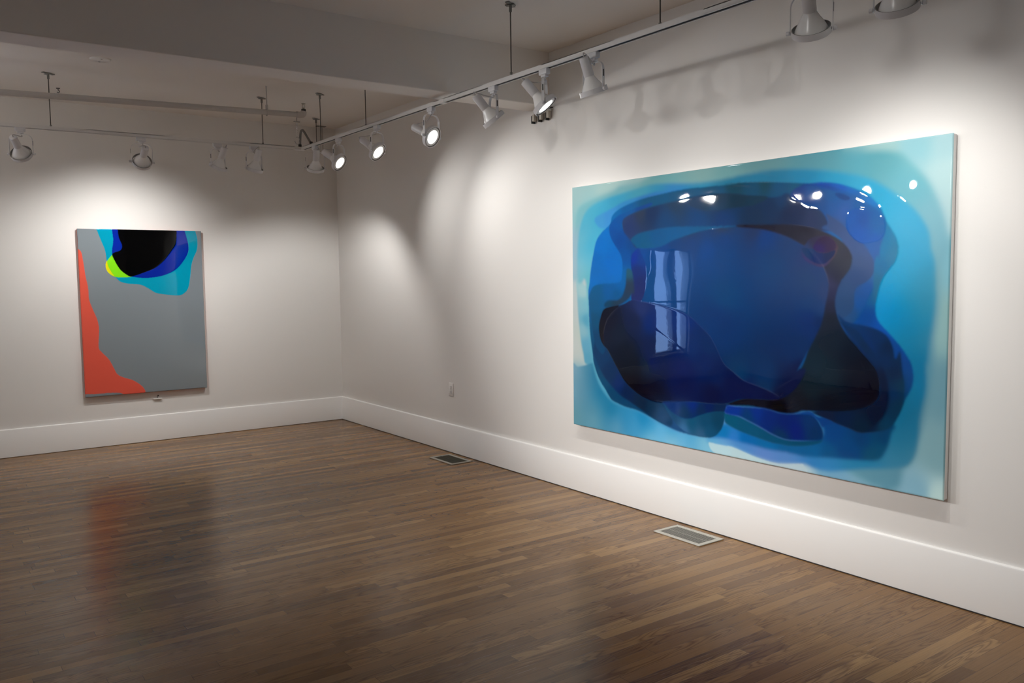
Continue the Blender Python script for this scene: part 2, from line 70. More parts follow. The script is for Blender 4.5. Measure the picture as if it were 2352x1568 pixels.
  '0.372,0.844,8,42,105 0.424,0.834,8,38,118 0.473,0.833,6,28,85 0.399,0.872,6,45,82 0.449,0.853,5,38,78 0.497,0.837,6,35,72', 1.3, 0, 1),
 ('0.3327,0.848 0.3596,0.8772 0.391,0.8924 0.4191,0.8895 0.4488,0.8711 0.4849,0.8531 0.5177,0.8473 0.5158,0.8776 0.5091,0.9055 0.4975,0.9259 0.4858,0.9392 0.469,0.9462 0.4371,0.9479 0.4043,0.9419 0.373,0.9181 0.3463,0.8799',
  '0.373,0.896,10,62,100 0.419,0.908,12,74,108 0.461,0.892,12,66,100 0.497,0.885,10,58,88 0.474,0.926,15,72,108 0.449,0.943,45,88,125 0.399,0.934,50,100,145', 1, 0.0005, 1),
 ('0.516,0.8684 0.5175,0.8506 0.5347,0.8499 0.5574,0.8544 0.5797,0.8639 0.6124,0.8793 0.6442,0.8964 0.675,0.9055 0.7049,0.9021 0.7433,0.8926 0.7601,0.887 0.751,0.8999 0.7245,0.9133 0.6854,0.9234 0.6446,0.9241 0.6021,0.9156 0.558,0.9041 0.5306,0.8921 0.5178,0.8827',
  '0.535,0.867,8,78,110 0.58,0.889,10,75,110 0.644,0.913,8,70,105 0.724,0.905,6,66,98', 1.2, 0.0004, 1),
 ('0.5207,0.8295 0.5252,0.8213 0.557,0.8194 0.6221,0.8136 0.6637,0.8209 0.6937,0.8169 0.7094,0.8115 0.7286,0.8043 0.742,0.8147 0.7576,0.8456 0.762,0.8682 0.7591,0.8847 0.7433,0.8934 0.7049,0.9021 0.675,0.9055 0.6442,0.8964 0.6124,0.8793 0.5797,0.8639 0.5574,0.8544 0.5186,0.8503',
  '0.546,0.83,12,48,138 0.601,0.83,10,42,128 0.58,0.852,6,52,100 0.633,0.846,8,34,106 0.674,0.854,6,28,98 0.698,0.87,8,26,105 0.733,0.841,5,45,98 0.743,0.865,5,42,86 0.665,0.897,4,45,84', 1.3, 0, 1),
 ('0.6937,0.8169 0.7093,0.8109 0.7324,0.8035 0.7458,0.8139 0.7645,0.8178 0.783,0.8268 0.7686,0.8378 0.7594,0.8465 0.7498,0.8289 0.7344,0.8137 0.7191,0.8142',
  '0.723,0.811,10,60,130 0.761,0.826,8,55,120', 1.2, 0, 1),
 ('0.7073,0.3094 0.708,0.2913 0.7173,0.2761 0.7246,0.2636 0.7431,0.2549 0.7615,0.256 0.7779,0.2689 0.7871,0.2894 0.7831,0.3118 0.7718,0.3342 0.7557,0.3504 0.7353,0.3437 0.7181,0.3305',
  '0.716,0.323,55,50,105 0.734,0.269,42,40,70 0.778,0.304,70,55,70 0.754,0.344,58,52,95 0.78,0.279,55,42,62 0.716,0.294,30,58,105', 1, 0.0006, 1),
 ('0.7084,0.29 0.7213,0.2918 0.7345,0.2949 0.7421,0.3041 0.7605,0.3073 0.7802,0.2992 0.7796,0.3142 0.7699,0.3291 0.7556,0.3415 0.7389,0.3374 0.7218,0.3228 0.7121,0.307',
  '0.72,0.305,4,50,98 0.744,0.323,6,38,98 0.768,0.314,6,32,78', 0.8, 0, 1),
 ('0.7334,0.2871 0.7415,0.2671 0.7578,0.2565 0.7724,0.2636 0.7826,0.2817 0.7811,0.2979 0.7713,0.3039 0.7605,0.3073 0.7439,0.3029 0.7364,0.2962',
  '0.753,0.268,42,28,58 0.749,0.29,38,26,98 0.771,0.286,46,32,68', 0.9, 0, 1),
]

GREY_LAYERS = [
 (None,
  '0.363,0.454,128,136,142 0.339,0.833,128,136,142', 0.9, 0, 1),
 ('-0.017,0.1086 -0.0009,0.118 0.023,0.1377 0.0335,0.1888 0.0461,0.2766 0.0604,0.3429 0.0647,0.4166 0.0891,0.4764 0.1184,0.5367 0.1287,0.5967 0.1196,0.701 0.1387,0.7319 0.1938,0.7798 0.2293,0.8348 0.2563,0.8743 0.3044,0.8962 0.3732,0.9158 0.4319,0.9464 0.4608,0.9715 0.4715,0.997 0.4283,1.0027 0.3075,0.9999 0.2685,0.988 0.1801,0.9821 0.0923,0.9838 0.0013,0.9791 -0.0415,0.9799 -0.0567,0.6633',
  '0.062,0.594,226,92,74 0.137,0.897,226,92,74', 0.7, 0.0015, 1),
 ('0.1481,-0.0154 0.1486,0.005 0.175,0.0649 0.2003,0.1164 0.2093,0.1533 0.214,0.1976 0.2255,0.2421 0.2759,0.2874 0.3134,0.3142 0.3718,0.3265 0.4713,0.3343 0.5306,0.3559 0.5901,0.3839 0.6512,0.3945 0.7759,0.405 0.8295,0.393 0.8688,0.3588 0.8884,0.2967 0.9036,0.2191 0.9282,0.1648 0.9577,0.1183 0.9645,0.0561 0.9484,0.0004 0.9389,-0.0212',
  '0.469,0.366,0,150,180 0.196,0.043,0,150,180', 0.7, 0.002, 1),
 ('0.2577,0.1535 0.2196,0.1866 0.2033,0.2123 0.2093,0.2383 0.2242,0.2607 0.2522,0.2781 0.2955,0.2877 0.4044,0.2841 0.3466,0.2586 0.3005,0.2132 0.2698,0.161',
  '0.28,0.228,130,222,28 0.317,0.266,130,222,28', 0.6, 0.001, 1),
 ('0.2146,0.188 0.2033,0.2123 0.2074,0.2382 0.2242,0.2607 0.2647,0.2798 0.2468,0.2573 0.2265,0.2273 0.2183,0.205',
  '0.222,0.227,225,215,20', 0.5, 0, 1),
 ('0.2672,-0.0163 0.2658,0.0043 0.2714,0.0648 0.2597,0.1239 0.2635,0.1535 0.3005,0.2132 0.3753,0.2739 0.4341,0.2883 0.5346,0.2929 0.6583,0.2795 0.7645,0.2447 0.8306,0.1952 0.8762,0.1413 0.8853,0.0949 0.8715,0.0409 0.858,0.0009 0.854,-0.0206',
  '0.577,0.269,5,35,150 0.859,0.079,8,40,155', 0.6, 0.002, 1),
 ('0.3081,-0.0166 0.3096,0.0041 0.3163,0.0499 0.3378,0.0944 0.326,0.1241 0.2762,0.1388 0.2577,0.1535 0.2819,0.1982 0.3181,0.2433 0.375,0.2777 0.4145,0.282 0.5166,0.257 0.5996,0.2314 0.6744,0.1863 0.7404,0.1254 0.7797,0.0795 0.7896,0.0013 0.7909,-0.0201',
  '0.488,0.08,2,2,3 0.478,0.23,2,2,3', 0.6, 0.002, 1),
]

# ------------------------------------------------------------------ helpers
def obj(name, bm, mat, parent=None, smooth=False, autosmooth=None):
    me = bpy.data.meshes.new(name)
    bmesh.ops.recalc_face_normals(bm, faces=bm.faces[:])
    bm.to_mesh(me); bm.free()
    mats = mat if isinstance(mat, (list, tuple)) else [mat]
    for m in mats: me.materials.append(m)
    if smooth:
        me.polygons.foreach_set('use_smooth', [True] * len(me.polygons))
        if autosmooth is not None:
            me.set_sharp_from_angle(angle=math.radians(autosmooth))
    o = bpy.data.objects.new(name, me); C.objects.link(o)
    if parent is not None: o.parent = parent
    return o

def tag(o, label, cat, group=None):
    o['label'] = label; o['category'] = cat
    if group: o['group'] = group
    return o

def thing(name, label, cat, loc=(0, 0, 0), rotz=0.0, group=None):
    o = bpy.data.objects.new(name, None); C.objects.link(o)
    o.empty_display_size = 0.05
    o.location = loc; o.rotation_euler = (0, 0, rotz)
    return tag(o, label, cat, group)

def struct(name, bm, mat, label=None, **kw):
    o = obj(name, bm, mat, **kw); o['kind'] = 'structure'
    if label: o['label'] = label
    return o

def add_box(bm, lo, hi, bevel=0.0, mi=0, seg=2):
    r = bmesh.ops.create_cube(bm, size=1.0)
    vs = r['verts']
    for v in vs:
        v.co = Vector([lo[i] + (hi[i] - lo[i]) * (v.co[i] + .5) for i in range(3)])
    fs = {f for v in vs for f in v.link_faces}
    for f in fs: f.material_index = mi
    if bevel:
        es = list({e for v in vs for e in v.link_edges})
        r = bmesh.ops.bevel(bm, geom=es, offset=bevel, segments=seg, affect='EDGES', profile=.5)
        for f in r['faces']: f.material_index = mi
    return bm

def frame_axes(d):
    d = d.normalized()
    a = Vector((0, 0, 1)) if abs(d.z) < .9 else Vector((1, 0, 0))
    u = d.cross(a).normalized(); w = u.cross(d).normalized()
    return d, u, w

def add_tube(bm, pts, r, n=10, cap=True, mi=0):
    pts = [Vector(p) for p in pts]
    rs = r if isinstance(r, (list, tuple)) else [r] * len(pts)
    _, u, w = frame_axes(pts[1] - pts[0])
    rings = []
    for i, p in enumerate(pts):
        d = (pts[min(i + 1, len(pts) - 1)] - pts[max(i - 1, 0)]).normalized()
        u = (u - d * u.dot(d)).normalized(); w = d.cross(u)
        rings.append([bm.verts.new(p + (u * math.cos(2 * PI * k / n) + w * math.sin(2 * PI * k / n)) * rs[i]) for k in range(n)])
    for a, b in zip(rings, rings[1:]):
        for k in range(n):
            bm.faces.new((a[k], a[(k + 1) % n], b[(k + 1) % n], b[k])).material_index = mi
    if cap:
        bm.faces.new(rings[0][::-1]).material_index = mi
        bm.faces.new(rings[-1]).material_index = mi
    return bm

def add_lathe(bm, prof, n=32, closed=False, mat=None, mi=0):
    """profile of (radius, z) spun about z"""
    rings = []
    for r, z in prof:
        if r < 1e-6: rings.append([bm.verts.new((0, 0, z))])
        else: rings.append([bm.verts.new((r * math.cos(2 * PI * k / n), r * math.sin(2 * PI * k / n), z)) for k in range(n)])
    prs = list(zip(rings, rings[1:]))
    if closed: prs.append((rings[-1], rings[0]))
    for a, b in prs:
        for k in range(n):
            k2 = (k + 1) % n
            if len(a) == 1 and len(b) == 1: continue
            if len(a) == 1: f = bm.faces.new((a[0], b[k2], b[k]))
            elif len(b) == 1: f = bm.faces.new((a[k], a[k2], b[0]))
            else: f = bm.faces.new((a[k], a[k2], b[k2], b[k]))
            f.material_index = mi
    if mat is not None:
        bmesh.ops.transform(bm, matrix=mat, verts=[v for rg in rings for v in rg])
    return bm

def cr_curve(pts, n=8, closed=False):
    """Catmull-Rom through points (any dimension)"""
    P = np.array(pts, float); N = len(P); out = []
    rng = range(N) if closed else range(N - 1)
    for i in rng:
        p1, p2 = P[i], P[(i + 1) % N]
        p0 = P[i - 1] if (closed or i > 0) else 2 * p1 - p2
        p3 = P[(i + 2) % N] if (closed or i + 2 < N) else 2 * p2 - p1
        for k in range(n):
            t = k / n
            out.append(.5 * (2 * p1 + (p2 - p0) * t + (2 * p0 - 5 * p1 + 4 * p2 - p3) * t * t + (3 * p1 - p0 - 3 * p2 + p3) * t ** 3))
    if not closed: out.append(P[-1])
    return np.array(out)

def lin(c):
    c = np.asarray(c, float) / 255.0
    return np.where(c <= .04045, c / 12.92, ((c + .055) / 1.055) ** 2.4)

# ------------------------------------------------------------------ materials
class NT:
    def __init__(s, name):
        s.m = bpy.data.materials.new(name); s.m.use_nodes = True
        s.t = s.m.node_tree; s.b = s.t.nodes['Principled BSDF']; s.out = s.t.nodes['Material Output']
    def n(s, typ, ins=None, **props):
        nd = s.t.nodes.new(typ)
        for k, v in props.items(): setattr(nd, k, v)
        for k, v in (ins or {}).items():
            if isinstance(v, bpy.types.NodeSocket): s.t.links.new(v, nd.inputs[k])
            else: nd.inputs[k].default_value = v
        return nd
    def math(s, op, a, b=0.0, c=0.0):
        nd = s.n('ShaderNodeMath', {0: a, 1: b, 2: c}, operation=op); return nd.outputs[0]
    def set(s, **kw):
        for k, v in kw.items():
            k = k.replace('_', ' ')
            if isinstance(v, bpy.types.NodeSocket): s.t.links.new(v, s.b.inputs[k])
            else: s.b.inputs[k].default_value = v
        return s
    def mixc(s, f, a, b, mode='MIX'):
        nd = s.n('ShaderNodeMix', data_type='RGBA', blend_type=mode)
        for i, v in ((0, f), (6, a), (7, b)):
            if isinstance(v, bpy.types.NodeSocket): s.t.links.new(v, nd.inputs[i])
            else: nd.inputs[i].default_value = v
        return nd.outputs[2]

def rgba(c): return (c[0], c[1], c[2], 1.0)

def plain(name, col, rough=.5, metal=0.0, spec=.5, noise=0.0, nscale=40.0):
    k = NT(name); k.set(Roughness=rough, Metallic=metal)
    k.b.inputs['Specular IOR Level'].default_value = spec
    if noise:
        tx = k.n('ShaderNodeTexCoord')
        ns = k.n('ShaderNodeTexNoise', {'Vector': tx.outputs['Object'], 'Scale': nscale, 'Detail': 3.0})
        k.set(Base_Color=k.mixc(ns.outputs['Fac'], rgba([c * (1 - noise) for c in col]), rgba([min(1, c * (1 + noise)) for c in col])))
    else:
        k.set(Base_Color=rgba(col))
    return k.m

def wall_paint(name, col, bump=.08):
    k = NT(name); tx = k.n('ShaderNodeTexCoord')
    n1 = k.n('ShaderNodeTexNoise', {'Vector': tx.outputs['Object'], 'Scale': 1.3, 'Detail': 3.0})
    n2 = k.n('ShaderNodeTexNoise', {'Vector': tx.outputs['Object'], 'Scale': 140.0, 'Detail': 2.0})
    k.set(Base_Color=k.mixc(n1.outputs['Fac'], rgba([c * .985 for c in col]), rgba([c * 1.01 for c in col])), Roughness=.62)
    k.b.inputs['Specular IOR Level'].default_value = .3
    bp = k.n('ShaderNodeBump', {'Height': n2.outputs['Fac'], 'Strength': bump, 'Distance': .002})
    k.set(Normal=bp.outputs[0])
    return k.m

def oak_floor():
    k = NT('oak_strip_floor'); W = .0575
    tx = k.n('ShaderNodeTexCoord'); sp = k.n('ShaderNodeSeparateXYZ', {0: tx.outputs['Object']})
    x, y = sp.outputs[0], sp.outputs[1]
    yv = k.math('DIVIDE', y, W); row = k.math('FLOOR', yv); fy = k.math('FRACT', yv)
    wr = k.n('ShaderNodeTexWhiteNoise', {'W': row}, noise_dimensions='1D')
    ln = k.math('MULTIPLY_ADD', wr.outputs['Value'], .8, .55)              # plank length per row
    xs = k.math('ADD', k.math('DIVIDE', x, ln), k.math('MULTIPLY', wr.outputs['Value'], 37.0))
    col = k.math('FLOOR', xs); fx = k.math('FRACT', xs)
    idv = k.n('ShaderNodeCombineXYZ', {0: row, 1: col, 2: 3.7})
    wn = k.n('ShaderNodeTexWhiteNoise', {'Vector': idv.outputs[0]}, noise_dimensions='3D')
    wn2 = k.n('ShaderNodeSeparateColor', {0: wn.outputs['Color']})
    ramp = k.n('ShaderNodeValToRGB', {0: wn.outputs['Value']}); cr = ramp.color_ramp
    cols = [(0, (.176, .085, .028)), (.2, (.232, .119, .041)), (.55, (.278, .147, .052)), (.85, (.320, .175, .062)), (1, (.390, .226, .088))]
    cr.elements[0].position = 0; cr.elements[0].color = rgba(cols[0][1])
    cr.elements[1].position = 1; cr.elements[1].color = rgba(cols[-1][1])
    for p, c in cols[1:-1]: e = cr.elements.new(p); e.color = rgba(c)
    # fine straight grain, stretched along the plank, different for each plank
    off = k.math('MULTIPLY', wn.outputs['Value'], 91.0)
    gv = k.n('ShaderNodeCombineXYZ', {0: k.math('MULTIPLY', x, 3.0), 1: k.math('MULTIPLY', y, 110.0), 2: off})
    g1 = k.n('ShaderNodeTexNoise', {'Vector': gv.outputs[0], 'Scale': 1.6, 'Detail': 5.0, 'Roughness': .6, 'Distortion': .3})
    # cathedral figure: bands of a stretched, warped noise
    cv = k.n('ShaderNodeCombineXYZ', {0: k.math('MULTIPLY', x, 1.6), 1: k.math('MULTIPLY', y, 16.0), 2: off})
    g2 = k.n('ShaderNodeTexNoise', {'Vector': cv.outputs[0], 'Scale': 1.0, 'Detail': 1.5, 'Distortion': .4})
    band = k.math('PINGPONG', k.math('MULTIPLY', g2.outputs['Fac'], 13.0), .5)
    band = k.math('POWER', k.math('MULTIPLY', band, 2.0), 2.2)
    pick = k.math('GREATER_THAN', wn2.outputs[1], .42)
    bandf = k.math('MULTIPLY', band, k.math('MULTIPLY_ADD', pick, .55, .12))
    fac = k.math('ADD', bandf, k.math('MULTIPLY', k.math('SUBTRACT', 1.0, g1.outputs['Fac']), .62))
    dark = k.mixc(1.0, ramp.outputs[0], (.44, .38, .34, 1), 'MULTIPLY')
    c1 = k.mixc(fac, ramp.outputs[0], dark)
    # low frequency wear / hue drift
    n3 = k.n('ShaderNodeTexNoise', {'Vector': tx.outputs['Object'], 'Scale': .9, 'Detail': 2.0})
    c1 = k.mixc(k.math('MULTIPLY', n3.outputs['Fac'], .35), c1, k.mixc(1.0, c1, (.86, .88, .92, 1), 'MULTIPLY'))
    ey = k.math('MINIMUM', fy, k.math('SUBTRACT', 1.0, fy))
    gy = k.math('LESS_THAN', ey, .016)
    ex = k.math('MULTIPLY', k.math('MINIMUM', fx, k.math('SUBTRACT', 1.0, fx)), ln)
    gx = k.math('LESS_THAN', ex, .0011)
    gap = k.math('MAXIMUM', gy, gx)
    c1 = k.mixc(k.math('MULTIPLY', gap, .62), c1, (.020, .011, .007, 1))
    rough = k.math('ADD', k.math('MULTIPLY_ADD', g1.outputs['Fac'], .12, .15), k.math('MULTIPLY', wn2.outputs[2], .05))
    hgt = k.math('SUBTRACT', k.math('MULTIPLY', g1.outputs['Fac'], .25), gap)
    hgt = k.math('ADD', hgt, k.math('MULTIPLY', wn2.outputs[0], .35))
    bp = k.n('ShaderNodeBump', {'Height': hgt, 'Strength': .22, 'Distance': .0012})
    k.set(Base_Color=c1, Roughness=rough, Normal=bp.outputs[0])
    k.b.inputs['Specular IOR Level'].default_value = .24
    return k.m

def resin(name):
    """glossy poured resin: colour comes from the pour layers stored on the mesh"""
    k = NT(name)
    at = k.n('ShaderNodeAttribute', attribute_name='pour_colour')
    tx = k.n('ShaderNodeTexCoord')
    n1 = k.n('ShaderNodeTexNoise', {'Vector': tx.outputs['Object'], 'Scale': 3.2, 'Detail': 1.0})
    n2 = k.n('ShaderNodeTexNoise', {'Vector': tx.outputs['Object'], 'Scale': 45.0, 'Detail': 1.0})
    h = k.math('ADD', n1.outputs['Fac'], k.math('MULTIPLY', n2.outputs['Fac'], .012))
    bp = k.n('ShaderNodeBump', {'Height': h, 'Strength': .3, 'Distance': .0045})
    k.set(Base_Color=at.outputs['Color'], Roughness=.016, Normal=bp.outputs[0])
    k.b.inputs['IOR'].default_value = 1.43
    return k.m

def emission(name, col, strength):
    k = NT(name)
    k.set(Base_Color=rgba((.8, .8, .8)), Emission_Color=rgba(col), Emission_Strength=strength, Roughness=.3)
    return k.m

M = dict(
    wall=wall_paint('warm_white_wall_paint', (.80, .779, .752)),
    ceiling=wall_paint('ceiling_paint', (.86, .82, .775)),
    trim=wall_paint('white_trim_paint', (.88, .868, .85), .03),
    floor=oak_floor(),
    white_metal=plain('white_enamel', (.70, .69, .70), .38, noise=.03),
    track_white=plain('track_enamel', (.76, .74, .715), .42, noise=.03),
    dark=plain('dark_slot', (.018, .014, .012), .6, noise=.1),
    rod=plain('dull_steel_rod', (.10, .09, .08), .45, .7, noise=.1),
    clip=plain('ceiling_clip_steel', (.22, .215, .20), .45, .6, noise=.1),
    pipe=plain('painted_pipe', (.52, .49, .465), .5, noise=.04),
    bulb=plain('white_reflector_bulb', (.84, .83, .81), .25, noise=.02),
    inner=plain('grey_ring_lining', (.24, .225, .21), .5, noise=.1),
    cord=plain('grey_cord', (.45, .43, .42), .5, noise=.05),
    lit=emission('lit_lens', (1.0, .965, .91), 10.0),
    unlit=plain('frosted_lens', (.50, .50, .49), .2, noise=.03),
    cable=plain('armoured_cable', (.20, .19, .18), .45, .5, noise=.15, nscale=120),
    black=plain('black_plastic', (.02, .018, .016), .45, noise=.1),
    brass=plain('dull_brass', (.38, .33, .25), .4, .7, noise=.1),
    grille=plain('register_metal', (.46, .445, .39), .42, .35, noise=.06),
    slats=plain('register_slat_metal', (.33, .32, .285), .42, .4, noise=.08),
    grille_dim=plain('register_metal_dim', (.36, .34, .29), .45, .35, noise=.06),
    slats_dim=plain('register_slat_dim', (.085, .08, .06), .5, .3, noise=.1),
    pit=plain('duct_dark', (.010, .009, .007), .8, noise=.1),
    plate=plain('outlet_plastic', (.78, .76, .735), .35, noise=.02),
    canvas_edge=plain('white_panel_edge', (.86, .845, .82), .35, noise=.02),
    coral_edge=plain('coral_panel_edge', (.72, .16, .11), .25, noise=.04),
    backing=plain('panel_backing', (.34, .29, .25), .7, noise=.08),
    beige=plain('beige_bracket', (.55, .51, .44), .5, noise=.05),
    sash=plain('window_sash_paint', (.75, .745, .74), .4, noise=.02),
    blue_resin=resin('blue_poured_resin'),
    grey_resin=resin('grey_poured_resin'),
)
def glass_mat():
    k = NT('window_glass')
    gl = k.n('ShaderNodeBsdfTransparent'); gs = k.n('ShaderNodeBsdfGlossy', {'Roughness': .02})
    mx = k.n('ShaderNodeMixShader', {0: .05})
    k.t.links.new(gl.outputs[0], mx.inputs[1]); k.t.links.new(gs.outputs[0], mx.inputs[2])
    k.t.links.new(mx.outputs[0], k.out.inputs[0]); return k.m
M['glass'] = glass_mat()

# ------------------------------------------------------------------ room shell
WX0, WX1, WZ0, WZ1 = -5.69, -4.96, .42, 1.92       # window opening in wall_back
bm = bmesh.new(); add_box(bm, (XL - .2, YF - .2, -.12), (.2, .2, 0)); struct('floor', bm, M['floor'], 'worn brown oak strip floor with boards running along the back wall')
bm = bmesh.new(); add_box(bm, (XL - .2, YF - .2, CEIL), (.2, .2, CEIL + .12)); struct('ceiling', bm, M['ceiling'], 'plain off-white ceiling above the lighting tracks')
bm = bmesh.new(); add_box(bm, (0, YF - .2, -.02), (.2, .2, CEIL + .02)); struct('wall_right', bm, M['wall'], 'white wall carrying the large blue painting')
bm = bmesh.new()
add_box(bm, (WX1, 0, -.02), (.1, .2, CEIL + .02)); add_box(bm, (XL - .2, 0, -.02), (WX0, .2, CEIL + .02))
add_box(bm, (WX0, 0, -.02), (WX1, .2, WZ0)); add_box(bm, (WX0, 0, WZ1), (WX1, .2, CEIL + .02))
struct('wall_back', bm, M['wall'], 'white wall carrying the grey and coral painting')
bm = bmesh.new(); add_box(bm, (XL - .2, YF - .2, -.02), (XL, .1, CEIL + .02)); struct('wall_left', bm, M['wall'])
bm = bmesh.new(); add_box(bm, (XL - .1, YF - .2, -.02), (.1, YF, CEIL + .02)); struct('wall_front', bm, M['wall'])

# ceiling beam
bm = bmesh.new(); add_box(bm, (XL, -3.735, 2.787), (0.01, -3.50, CEIL + .01), .006)
struct('trim_1', bm, M['ceiling'], 'boxed ceiling beam running from the right wall across the room')

# baseboards with a small rounded cap
BH, BT = .253, .022
def baseboard(name, a, b, inward, label):
    a = Vector(a); b = Vector(b); n = Vector(inward)
    prof = [(0, .004), (BT, .004), (BT, BH - .010), (BT - .003, BH - .003), (BT - .010, BH), (0, BH)]
    bm = bmesh.new(); rings = []
    for p in (a, b):
        rings.append([bm.verts.new((p.x + n.x * d, p.y + n.y * d, z)) for d, z in prof])
    for k in range(len(prof)):
        k2 = (k + 1) % len(prof); bm.faces.new((rings[0][k], rings[0][k2], rings[1][k2], rings[1][k]))
    bm.faces.new(rings[0][::-1]); bm.faces.new(rings[1])
    struct(name, bm, M['trim'], label, smooth=True, autosmooth=30)
baseboard('baseboard_right', (0, YF, 0), (0, 0, 0), (-1, 0), 'tall white baseboard below the blue painting')
baseboard('baseboard_back', (XL, 0, 0), (-BT, 0, 0), (0, -1), 'tall white baseboard below the grey painting')
baseboard('baseboard_left', (XL, YF, 0), (XL, 0, 0), (1, 0), None)
baseboard('baseboard_front', (XL, YF, 0), (0, YF, 0), (0, 1), None)
# solid dark strip put in as the shadow line between board and floor
bm = bmesh.new(); add_box(bm, (-BT - .004, YF, 0), (-.001, -.02, .0045)); struct('trim_shade', bm, M['dark'], 'thin dark strip painted as shade under the right baseboard')

# window in wall_back, out of the frame on the left but mirrored in the blue painting
wn = bpy.data.objects.new('window_1', None); C.objects.link(wn); wn['kind'] = 'structure'
wn.location = ((WX0 + WX1) / 2, .1, WZ0)
def rel(bm, o): bmesh.ops.translate(bm, vec=-Vector(o.location), verts=bm.verts[:]); return bm
bm = bmesh.new(); t = .028
for lo, hi in (((WX0, .02, WZ0), (WX0 + t, .14, WZ1)), ((WX1 - t, .02, WZ0), (WX1, .14, WZ1)), ((WX0, .02, WZ0), (WX1, .14, WZ0 + t)), ((WX0, .02, WZ1 - t), (WX1, .14, WZ1)), ((-5.385, .02, WZ0), (-5.275, .10, WZ1))):
    add_box(bm, lo, hi, .004)
obj('window_frame', rel(bm, wn), M['sash'], wn)
bm = bmesh.new()
for z in (1.16,):
    add_box(bm, (WX0 + t, .05, z - .015), (-5.385, .09, z + .015), .003); add_box(bm, (-5.275, .05, z - .015), (WX1 - t, .09, z + .015), .003)
obj('glazing_bar', rel(bm, wn), M['sash'], wn)
for xa, xb in ((WX0 + t, -5.40), (-5.275, WX1 - t)):
    bm = bmesh.new(); add_box(bm, (xa, .068, WZ0 + t), (xb, .072, WZ1 - t)); obj('window_pane', rel(bm, wn), M['glass'], wn)
bm = bmesh.new(); cx = .09
for lo, hi in (((WX0 - cx, -.02, WZ0 - .02), (WX0, .0, WZ1 + cx)), ((WX1, -.02, WZ0 - .02), (WX1 + cx, .0, WZ1 + cx)), ((WX0, -.02, WZ1), (WX1, .0, WZ1 + cx)), ((WX0 - cx - .02, -.05, WZ0 - .045), (WX1 + cx + .02, .02, WZ0 - .02))):
    add_box(bm, lo, hi, .004)
obj('window_casing', rel(bm, wn), M['trim'], wn)

# ------------------------------------------------------------------ poured paintings
def raster(poly, nx, ny):
    P = cr_curve(poly, 7, True); px = P[:, 0] * (nx - 1); py = P[:, 1] * (ny - 1)
    acc = np.zeros((ny, nx + 1), np.int32)
    for i in range(len(P)):
        x0, y0, x1, y1 = px[i - 1], py[i - 1], px[i], py[i]
        if y0 == y1: continue
        if y0 > y1: x0, y0, x1, y1 = x1, y1, x0, y0
        ya, yb = max(0, math.ceil(y0)), min(ny - 1, math.ceil(y1) - 1)
        if yb < ya: continue
        ys = np.arange(ya, yb + 1); xi = x0 + (ys - y0) * (x1 - x0) / (y1 - y0)
        np.add.at(acc, (ys, np.clip(np.ceil(xi), 0, nx).astype(int)), 1)
    return (np.cumsum(acc, 1)[:, :nx] % 2).astype(np.float32)

def blur(a, s):
    r = max(1, int(math.ceil(s * 2.6))); k = np.exp(-.5 * (np.arange(-r, r + 1) / s) ** 2); k /= k.sum()
    b = np.pad(a, ((r, r), (0, 0)), 'edge'); a = sum(k[i] * b[i:i + a.shape[0]] for i in range(2 * r + 1))
    b = np.pad(a, ((0, 0), (r, r)), 'edge'); return sum(k[i] * b[:, i:i + a.shape[1]] for i in range(2 * r + 1))

def pour(layers, w, h, nx, ny, illum, veil):
    S, T = np.meshgrid(np.linspace(0, 1, nx), np.linspace(0, 1, ny))
    col = np.zeros((ny, nx, 3)); hgt = np.zeros((ny, nx))
    for poly, ctrl, soft, thick, alpha in layers:
        q = np.array([[float(v) for v in t.split(',')] for t in ctrl.split()])
        qc = lin(q[:, 2:5]) ** (1 / 2.2)
        if poly is None: m = np.ones((ny, nx)); box = (0, ny, 0, nx)
        else:
            pts = [tuple(map(float, t.split(','))) for t in poly.split()]
            m0 = raster(pts, nx, ny); m = blur(m0, soft * nx / 880.0 + .25)
            ys, xs = np.where(m > .003)
            if len(ys) == 0: continue
            box = (ys.min(), ys.max() + 1, xs.min(), xs.max() + 1)
            if thick: hgt += blur(m0, .0035 / (w / nx)) * thick * .33
        a, b, c, d = box; s, t = S[a:b, c:d] * w, T[a:b, c:d] * h
        eps, pw = (.008, 1.6) if soft >= 1.5 and len(q) > 18 and thick < .001 else (.0012, 1.8)
        num = np.zeros((b - a, d - c, 3)); den = np.zeros((b - a, d - c))
        for (u, v), cc in zip(q[:, :2], qc):
            wgt = 1.0 / ((s - u * w) ** 2 + (t - v * h) ** 2 + eps) ** pw
            num += wgt[..., None] * cc; den += wgt
        cc = (num / den[..., None]) ** 2.2
        mm = (m[a:b, c:d] * alpha)[..., None]
        col[a:b, c:d] = col[a:b, c:d] * (1 - mm) + cc * mm
    E = illum(S, T)[..., None]
    col = np.clip((col - veil) / E, .0008, .92)
    return col, hgt

